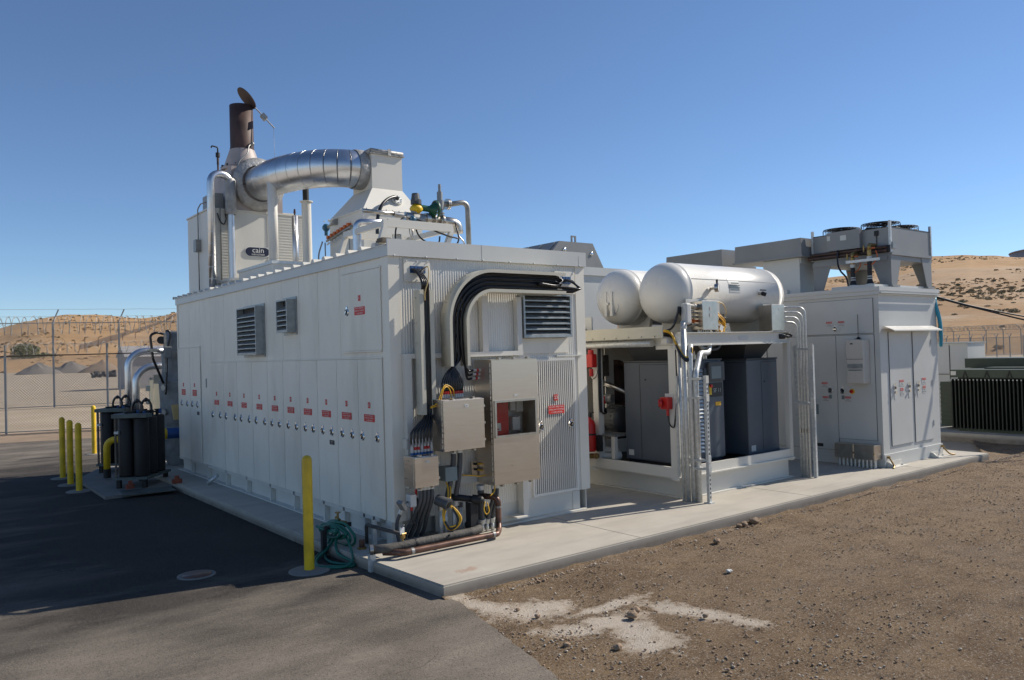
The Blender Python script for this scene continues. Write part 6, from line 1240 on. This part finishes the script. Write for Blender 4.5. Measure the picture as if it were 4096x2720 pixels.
# ------------------------------------------------------------------ black vessel racks, insulated vessel, far-left pipes
def rack(name,org,rot,n,label,top):
    t=thing(name,org,label,'vessel rack','black vessel racks'); O=Vector(org); M=Matrix.Rotation(rot,3,'Z')
    def tr(p): return O+M@Vector(p)
    w,d=.46,.80
    def obox(b,a,c): 
        P=[(a[0],a[1],a[2]),(c[0],a[1],a[2]),(c[0],c[1],a[2]),(a[0],c[1],a[2]),(a[0],a[1],c[2]),(c[0],a[1],c[2]),(c[0],c[1],c[2]),(a[0],c[1],c[2])]; b.hexa([tr(p) for p in P])
    for i in range(2):
        for j in range(3):
            b=MB(); p=(-w/2+.115+.23*i,.125+.275*j,0); b.lathe([(0,.17),(.109,.17),(.113,.19),(.113,1.06),(.10,1.08),(0,1.084)],tr(p),seg=22); 
            b.build('cylinder',VESS,t)
            b=MB(); b.cyl(tr((p[0],p[1],1.081)),tr((p[0],p[1],1.16)),.025,seg=8); b.cyl(tr((p[0],p[1],1.16)),tr((p[0],p[1],1.175)),.04,seg=10); b.cyl(tr((p[0]-.05,p[1],1.13)),tr((p[0]+.05,p[1],1.13)),.016,seg=6); b.mi=1; b.cyl(tr((p[0]+.05,p[1],1.10)),tr((p[0]+.05,p[1],1.18)),.024,seg=8); b.build('valve',[MATBLK,BLUEF if (i+j)%2 else MATBLK],t)
    b=MB(); obox(b,(-w/2-.03,-.03,.13),(w/2+.03,d+.02,.168)); b.build('base_plate',VESST,t)
    for x in (-w/2,w/2-.06):
        for y in (0,d-.08): b=MB(); obox(b,(x,y,0),(x+.06,y+.06,.1295)); b.build('leg',VESS,t)
    b=MB(); obox(b,(-w/2-.04,-.04,1.085),(w/2+.04,.16,1.145)); obox(b,(-w/2-.04,.161,1.085),(-w/2+.02,d,1.145)); b.build('top_frame',VESST,t)
    b=MB(); obox(b,(-w/2-.012,-.012,.17),(-w/2+.015,.012,1.084)); obox(b,(-w/2-.012,.10,.17),(-w/2+.015,.125,1.084)); b.mi=1; obox(b,(-w/2-.015,-.015,.84),(-w/2+.05,.14,.88)); b.build('tie_rods',[WOOD,LBL],t)
    for y in (.25,.55): b=MB(); b.tube(spline([tr((-.08,y,1.1)),tr((-.08,y,1.24)),tr((-.03,y,1.33)),tr((.03,y,1.33)),tr((.08,y,1.24)),tr((.08,y,1.1))],5),.02,6); b.sphere(tr((0,y,1.335)),.035,8); b.build('hose_loop',BLACK,t)
    return t
rack('vessel_rack',(-1.06,6.38,-.05),R(-38),6,'nearer rack of black cylinders strapped upright on a low pallet frame',1)
rack('vessel_rack',(-.92,8.55,-.06),R(-38),6,'farther rack of black cylinders partly hidden behind the nearer rack',1)
sheet('equipment_pad',[(-1.52,5.86),(-.6,5.9),(-.505,6.2),(-.505,9.6),(-.9,9.6),(-1.52,8.2)],-.055,DCONC,.2)
sheet('steel_plate',[(-1.30,5.72),(-.60,5.60),(-.56,6.12),(-1.26,6.26)],-.049,VESST,.004)
for (x,y,z,s,l) in ((-1.13,6.12,-.02,.06,'small red block on the pad under the nearer black rack'),(-.50,5.95,0,.07,'small red block on the slab edge between rack and enclosure')):
    t=thing('red_block',(x,y,z),l,'block','red blocks on the ground'); b=MB(); b.box((x-s,y-s*.5,z+.001),(x+s,y+s*.5,z+.07),.004); b.box((x-s*.4,y-s*.3,z+.0705),(x+s*.5,y+s*.3,z+.12)); b.build('brick',REDBRICK,t)
p=pipe([(-1.14,7.75,-.03),(-1.14,7.75,.60),(-.6,7.35,.62)],.055,'yellow_gas_pipe',YEL,'yellow pipe elbow rising from the pad beside the nearer black rack','pipe',rad=.14,seg=16)
b=MB(); b.cyl((-1.14,7.75,-.03),(-1.14,7.75,.12),.06,seg=16); b.build('black_sleeve',MATBLK,p)
t=thing('gas_inlet',(-.15,8.0,.4),'yellow and blue pipe coupling entering the rear corner of the white enclosure','pipe coupling'); b=MB(); b.cyl((-.55,7.9,.62),(-.2,7.85,.62),.06,seg=14); b.cyl((-.22,7.85,.62),(-.17,7.85,.62),.10,seg=14); b.build('yellow_flange',YEL,t); b=MB(); b.cyl((-.169,7.85,.62),(.05,7.82,.62),.095,seg=14); b.build('blue_coupling',BLUEF,t)
def vessel():
    t=thing('insulated_vessel',(.30,8.4,0),'lumpy grey blanket-wrapped vertical vessel behind the rear corner of the white enclosure','vessel')
    b=MB(); b.lathe([(.30,0),(.40,.2),(.41,.7),(.40,.72),(.415,.74),(.41,1.15),(.43,1.50),(.44,1.53),(.40,1.54),(.36,1.75),(.37,2.05),(.35,2.07),(.34,2.1),(.33,2.40),(.28,2.45),(0,2.46)],(.30,8.4,0),seg=40)
    for v in b.bm.verts:
        n=noise.noise(v.co*3.3)*.022+noise.noise(v.co*9)*.01; d=Vector((v.co.x-.30,v.co.y-8.4,0)); 
        if d.length>.1: v.co+=d.normalized()*n
    b.build('blanket',VBLANK,t)
    b=MB(); b.box((-.13,8.0,1.95),(-.0,8.1,2.16),.02); b.build('strap_pocket',VBLANK,t)
    b=MB(); b.tube(bend([(-.12,8.15,1.50),(-.30,8.1,1.95),(-.34,8.1,2.38),(-.22,8.1,2.42),(-.05,8.2,2.38)],.1),.022,8); b.tube(spline([(-.08,8.1,2.45),(-.02,8.1,2.44),(.0,8.1,2.36),(-.05,8.1,2.1),(-.08,8.1,1.6),(-.1,8.1,1.3)],6),.018,8); b.build('black_hose',BLACK,t)
    b=MB(); b.cyl((-.16,8.1,2.28),(-.13,8.15,2.28),.07,seg=16); b.build('gauge',MATBLK,t); b=MB(); b.box((-.12,8.05,1.7),(-.08,8.08,2.4)); b.cyl((-.4,8.05,2.1),(-.2,8.05,2.1),.022,seg=8); b.cyl((-.3,8.05,2.08),(-.05,8.1,2.05),.016,seg=6); b.box((-.36,8.03,2.07),(-.24,8.07,2.13)); b.build('pipe_stand',GREYP,t)
    for z in (1.42,.98): b=MB(); b.cyl((-.12,8.2,z),(-.02,8.25,z),.055,seg=12); b.build('nozzle',GREYP,t)
    b=MB(); b.prism([(-.02,.85),(.06,.85),(.06,1.12),(-.06,1.12)],'y',7.9,7.93); b.build('yellow_tag',CREAMC,t)
vessel()
for (z,x0,yy,r,l) in ((2.10,-.48,9.2,.066,'upper of two thick aluminium-clad pipes bending down behind the black racks'),(1.81,-.395,9.0,.066,'lower of two thick aluminium-clad pipes bending down behind the black racks')):
    p=pipe([(.5,yy,z),(x0,yy,z),(x0,yy,.0)],r,'clad_pipe',ALU,l,'pipe','clad pipes at the rear left',rad=.3,seg=20)
    b=MB()
    for k in range(4): b.cyl((x0,yy,.5+.3*k),(x0,yy,.507+.3*k),r+.004,seg=20,cap=False)
    b.cyl((x0+.4,yy,z),(x0+.407,yy,z),r+.004,seg=20,cap=False); b.build('seam_bands',ALU,p)
t=thing('switch_post',(-.2,9.0,.0),'pale upright post with small grey switch boxes between clad pipes and vessel','post'); b=MB(); b.box((-.16,9.0,0),(-.10,9.05,1.6)); b.build('post',BEIGE,t)
for z in (1.1,1.35): b=MB(); b.box((-.22,8.95,z),(-.161,9.05,z+.1)); b.build('switch',GREYB,t)
b=MB(); b.box((-.08,9.02,.6),(.1,9.05,1.65)); b.build('plate',BEIGE,t)
b=MB(); b.tube([(-.18,5.45,.02),(-.06,5.35,.14)],.03,10); solo(b,'downspout',GALV,(-.18,5.45,.02),'short white pipe stub angled from the enclosure base onto the slab','pipe stub')
# ------------------------------------------------------------------ fences and far yard
def polar(a,r,z=-.15): return Vector((CAMP[0]+math.sin(R(a))*r,CAMP[1]+math.cos(R(a))*r,z))
def chainlink(P,Q,z0,z1,cell,r):
    # diamond wire net in a vertical plane from P to Q
    P,Q=Vector(P),Vector(Q); L=(Q-P).length; d=(Q-P)/L; n=Vector((-d.y,d.x,0)); H=z1-z0; b=MB()
    def pt(s,z): return Vector((P.x+d.x*s,P.y+d.y*s,z))
    k=-int(H/cell)-1
    while k*cell<L:
        for sg in (1,-1):
            s0=k*cell; s1=s0+H; a0=max(0,-s0)/H; a1=min(1,(L-s0)/H)
            if a1-a0<=0: continue
            za,zb=(z0+H*a0,z0+H*a1) if sg>0 else (z1-H*a0,z1-H*a1)
            A,B=pt(s0+H*a0,za),pt(s0+H*a1,zb); o=n*r
            u=(B-A).normalized().cross(n)*r
            q=[b._v(A+o),b._v(A-o*.5+u),b._v(A-o*.5-u)]; w=[b._v(B+o),b._v(B-o*.5+u),b._v(B-o*.5-u)]
            for i in range(3): b._f([q[i],q[(i+1)%3],w[(i+1)%3],w[i]])
        k+=1
    return b
def fence(name,label,P,Q,zt,sp,r,arm,coil,cell,wr,base=-.12,rail=True,first=0,knuckle=None):
    P,Q=Vector(P),Vector(Q); L=(Q-P).length; d=(Q-P)/L; n=Vector((d.y,-d.x,0))
    t=thing(name,(P.x,P.y,base),label,'fence'); k=0
    while first+k*sp<L:
        p=P+d*(first+k*sp); b=MB(); b.cyl((p.x,p.y,base),(p.x,p.y,zt),r,seg=8); 
        for sd in arm:
            q=Vector((p.x,p.y,zt-.02)); b.cyl(q,q+d*sd[0]+n*sd[2]+Vector((0,0,sd[1])),r*.7,seg=6)
        b.build('post',FENCEM,t); k+=1
    if rail:
        b=MB(); b.cyl((P.x,P.y,zt-.03),(Q.x,Q.y,zt-.03),r*.55,seg=6); b.build('top_rail',RUST if rail==2 else FENCEM,t)
        b=MB(); b.cyl((P.x,P.y,base+.06),(Q.x,Q.y,base+.06),r*.4,seg=5); b.build('bottom_wire',FENCEM,t)
    chainlink(P,Q,base+.04,zt-.04,cell,wr).build('chain_link_mesh',FENCEW,t)
    b=MB()
    for z in arm_w(arm): 
        pts=[P+d*(s*L/40)+d*z[0]+n*z[2]+Vector((0,0,zt+z[1]-.02*math.sin(s*1.7)**2)) for s in range(41)]; b.tube([Vector((v.x,v.y,v.z-P.z)) for v in pts],wr*1.3,4)
    b.build('barbed_wire',FENCEW,t)
    if coil:
        cr,cz,pit,tr=coil; b=MB(); pts=[]; N=int(L/pit*22); rnd=random.Random(2)
        for i in range(N):
            a=2*math.pi*i/22; s=i/22*pit; w=1+.10*noise.noise((s*1.7,0,3)); p=P+d*(s+.05*math.sin(a*.5+s))+n*(cr*math.cos(a)*w); pts.append((p.x,p.y,cz+cr*math.sin(a)*w+.03*noise.noise((s*.9,5,1))))
        b.tube(pts,tr,4)
        for i in range(0,N,5):
            p=Vector(pts[i]); e=Vector((rnd.uniform(-1,1),rnd.uniform(-1,1),rnd.uniform(-1,1)))*tr*4; b.bar(p-e,p+e,tr*2.2,tr*.6)
        b.build('razor_coil',RAZOR,t)
    return t
def arm_w(arm): return [(s[0]*f,s[1]*f,s[2]*f) for s in arm for f in ((1.,.45) if len(arm)<2 else (1.,))]
fence('chain_link_fence','taller left chain-link fence with large razor coil and single slanted arms',(-13.8,40.4,0),(18,32.1,0),3.95,2.83,.045,[(.26,.62,.1)],(.42,3.80,.34,.016),.12,.0045,first=2.05+2.83*4-.0)
fence('chain_link_fence','lower left chain-link fence nearest the asphalt, with dark top rail and V-shaped arms',(-9.2,23.8,0),(9.4,16.4,0),2.22,2.74,.034,[(.05,.32,.16),(-.04,.30,-.16)],(.17,2.40,.28,.008),.085,.003,rail=2,first=.0+2.74*3.05)
fence('chain_link_fence','right chain-link fence with close V-armed posts behind the green transformer',(79.3,38,0),(78.7,6,0),1.92,1.15,.05,[(.22,.36,.1),(-.22,.36,-.1)],None,.20,.008,base=-.2)
fence('chain_link_fence','farther right chain-link fence topped by dense razor coil below the hillside',(100.5,52,0),(98.5,10,0),2.85,1.9,.05,[(-.45,.55,.2)],(.28,3.1,.22,.02),.25,.010,base=-.2)
sheet('road',[(84,40),(94.5,36),(112,34.5),(135,30),(135,25),(104,29),(93,31),(82,34)],-.12,CONC)
def pile(a,r,rad,h,label,sd,m):
    c=polar(a,r,-.2); b=MB(); rs=[]; n=36
    for j in range(13):
        f=j/12; row=[]
        for k in range(n):
            t=2*math.pi*k/n; q=rad*f*(1+.22*noise.noise((math.cos(t)*1.5+sd,math.sin(t)*1.5,sd))); x,y=c.x+q*math.cos(t)*1.25,c.y+q*math.sin(t)
            row.append(b._v((x,y,c.z+h*(1-f)**.85*(1+.16*noise.noise((x*.9,y*.9,sd)))+.28*noise.noise((x*2.2,y*2.2,sd))*(1-f)))) 
        rs.append(row)
    for A,B in zip(rs,rs[1:]):
        for k in range(n): b._f([A[k],A[(k+1)%n],B[(k+1)%n],B[k]],True)
    solo(b,'gravel_pile',m,c,label,'gravel pile','gravel piles in the yard')
PILEM=groundmat('pile_gravel',(.215,.19,.165),(.165,.145,.125),(.30,.27,.24),1.2,.8)
pile(6.75,222,4.1,2.9,'leftmost grey gravel pile in the far yard, seen through the fence',1,PILEM)
pile(8.5,226,4.6,3.0,'middle grey gravel pile in the far yard, smooth sided',2,PILEM)
pile(10.25,218,4.4,3.1,'rightmost gravel pile in the far yard, darker and rougher',3,ROCKM)
b=MB(); rnd=random.Random(8)
for k in range(60):
    p=polar(9.62+1.4*rnd.random(),133+rnd.uniform(-1,1),-.1); h=.15+.75*math.exp(-((rnd.random()-.35)*3)**2)*rnd.random(); q=Vector((rnd.uniform(-1,1),rnd.uniform(-1,1),rnd.uniform(0,.6)))*.6; b.bar(p+Vector((0,0,h*.4)),p+q+Vector((0,0,h)),.25,.22)
solo(b,'scrap_heap',MATBLK,polar(10.3,133,-.1),'low dark scrap heap lying in front of the rough gravel pile','scrap heap')
t=thing('shed',(11.4,61.5,-.15),'small pale metal shed roof showing above the clad pipes','shed')
b=MB(); b.box((9.9,60,-.15),(14,63,2.35)); b.build('wall',SHEDM,t); b=MB(); b.prism([(59.8,2.36),(61.5,3.25),(63.2,2.36)],'x',9.8,14.1); b.build('roof',SHEDM,t)
def leafclump(n,r,h,sd,size):
    b=MB(); rnd=random.Random(sd)
    for k in range(n):
        a=rnd.random()*6.283; q=r*math.sqrt(rnd.random()); z=h*rnd.random()**.8*(1-.45*(q/r)**2); c=Vector((q*math.cos(a),q*math.sin(a),z)); u=Vector((rnd.gauss(0,1),rnd.gauss(0,1),rnd.gauss(0,.6))).normalized()*size*rnd.uniform(.5,1.2); v=u.cross(Vector((rnd.gauss(0,1),rnd.gauss(0,1),rnd.gauss(0,1)))).normalized()*size*.5
        b._f([b._v(c-u),b._v(c+v),b._v(c+u),b._v(c-v)])
    return b
SHR=mat('dry_shrub_leaves',(.15,.145,.085),.8,var=.35,scale=2); BUSH=mat('olive_bush_leaves',(.15,.165,.07),.8,var=.35,scale=1.2)
sh=[]
HS=[(67.36,166),(68.1,162),(66.55,152),(70.39,138),(69.76,158),(68.73,156),(67.07,166),(67.21,134),(70.0,138),(69.92,160),(67.67,142),(69.57,136),(70.27,168),(69.02,142),(68.6,160),(68.45,166),(70.46,136),(68.78,154),(70.37,146),(70.23,136),(68.59,150),(69.0,150),(67.0,156),(69.98,170),(66.44,144),(67.54,146),(68.43,152),(70.77,160),(68.17,158),(69.17,156),(67.87,140),(67.72,146),(70.38,168),(66.54,160),(69.73,144),(67.35,154)]
protos=[]
for k in range(4):
    o=solo(leafclump(150,.75,.75,k,.16),'hillside_shrub',SHR,(0,0,0),'x','shrub','shrubs on the right hillside'); protos.append(o)
for i,(a,r) in enumerate(HS):
    o=protos[i] if i<4 else protos[i%4].copy()
    if i>=4: COL.objects.link(o)
    o['label']='low dark dry shrub dotting the tan hillside at the right'; o.location=hillz(a,r)[0]-Vector((0,0,.1)); o.rotation_euler=(0,0,i*1.7); s=.3+.5*((i*37%17)/17); o.scale=(s*1.3,s*1.3,s)
o=solo(leafclump(1500,7.5,6.5,77,.6),'bush',BUSH,(0,0,0),'green bush on the left hillside just above the fence rail','bush'); o.location=hillz(5.6,416)[0]+Vector((2,-10,-.8)); o.scale=(.75,.75,.75)
o=solo(leafclump(900,7,2.2,78,.5),'low_brush',BUSH,(0,0,0),'low olive brush spreading right of the green bush on the slope','bush'); o.location=hillz(6.6,394)[0]-Vector((0,0,.8)); o.scale=(1.3,1,1)
for i,((a,r),h,l) in enumerate(zip([(8.71,406),(9.27,406),(10.03,424),(10.76,436),(11.45,450),(12.19,456)],(5,6.5,4.5,4.5,3,3),('first thin rusty post from the left on the hillside','rusty post with a short side arm on the hillside','rusty post with a bent head on the hillside','plain thin rusty post midway up the hillside track','short hooked rusty post near the hillside track','shortest rusty post highest on the hillside'))):
    c=hillz(a,r)[0]; b=MB(); b.cyl(c-Vector((0,0,.5)),c+Vector((0,0,h)),.14,seg=6)
    if i in(1,2,4,5): b.bar(c+Vector((0,0,h-.1)),c+Vector((1.6,0,h+.6 if i!=1 else h-.1)),.3,.3)
    solo(b,'rusty_post',RUST,c,l,'post','rusty posts on the hillside')
b=MB(); rnd=random.Random(12)
for k in range(12000):
    if k<5600: a=53+24*rnd.random(); r=112+200*rnd.random()**1.2; q=.18+.36*rnd.random()**2
    else: a=-22+37.5*rnd.random(); r=305+330*rnd.random(); q=.35+.75*rnd.random()**2
    c,_,_=hillz(a,r)
    if noise.noise((c.x*.03,c.y*.03,5))+.45*noise.noise((c.x*.11,c.y*.11,2))<-.05+.25*rnd.random(): continue
    b.mi=0 if k<5600 and rnd.random()<.09 else 1
    for j in range(3):
        u=Vector((rnd.gauss(0,1),rnd.gauss(0,1),.1)).normalized()*q; w=Vector((rnd.gauss(0,.3),rnd.gauss(0,.3),1))*q*rnd.uniform(.5,.9); p=c+Vector((rnd.gauss(0,.4)*q,rnd.gauss(0,.4)*q,-.05)); b._f([b._v(p-u),b._v(p+u),b._v(p+u*.5+w),b._v(p-u*.6+w)])
tag(b.build('dry_brush',[SHR,mat('straw_tuft',(.46,.32,.17),.9,var=.3,scale=.3)],rec=False),kind='stuff')
t=thing('water_tank',polar(74.2,395,20),'huge round grey storage tank on top of the right hill','storage tank'); c=polar(74.2,395,20)
b=MB(); b.lathe([(27,0),(27,16.9),(0,18.2)],c,seg=72); b.build('shell',SHEDM,t)
b=MB(); b.tube([c+Vector((27.2*math.cos(.1309*k),27.2*math.sin(.1309*k),16.9)) for k in range(48)],.25,5,closed=True); b.build('rim',SHEDM,t)
# clods of earth along the slab foot and on the lot
rk=[(3.72,-1.53,.045,'largest of three brown clods leaning on the slab foot'),(3.53,-1.53,.034,'rounded brown clod just left of the largest one at the slab foot'),(3.44,-1.53,.026,'smallest of three brown clods at the slab foot'),(2.70,-1.80,.032,'grey stone lying alone in the dirt before the slab middle'),(.54,-2.71,.03,'brown clod at the upper edge of the white powder'),(.44,-2.77,.036,'largest brown clod on the white powder spill'),(.835,-3.13,.018,'small dark stone on the right streak of the white powder'),(-.095,-2.07,.015,'small dark clod on the left arm of the white powder'),(-.08,-2.29,.02,'dark pebble-sized clod just below the left arm of the white powder'),(1.91,-2.54,.026,'smooth cream-coloured stone in the brown dirt'),(-.30,-2.87,.02,'grey rubble stone near the asphalt edge'),(-.085,-3.14,.026,'dark rubble stone left of the lower white powder')]
for i,(x,y,s,l) in enumerate(rk):
    t=bmesh.new(); bmesh.ops.create_icosphere(t,subdivisions=3,radius=s); b=MB(); mp={}
    for v in t.verts: n=v.co.normalized(); q=v.co*(1+.42*noise.noise(n*1.6+Vector((i*3,i,0)))+.16*noise.noise(n*5+Vector((i,0,i)))); mp[v]=b._v((x+q.x*1.2,y+q.y,-.115+s*.45+q.z*(.8 if i!=9 else .5)))
    for f in t.faces: b._f([mp[v] for v in f.verts],True)
    t.free(); solo(b,'rock',LBL if i==9 else ROCKM,(x,y,-.12),l,'rock','larger stones on the dirt')
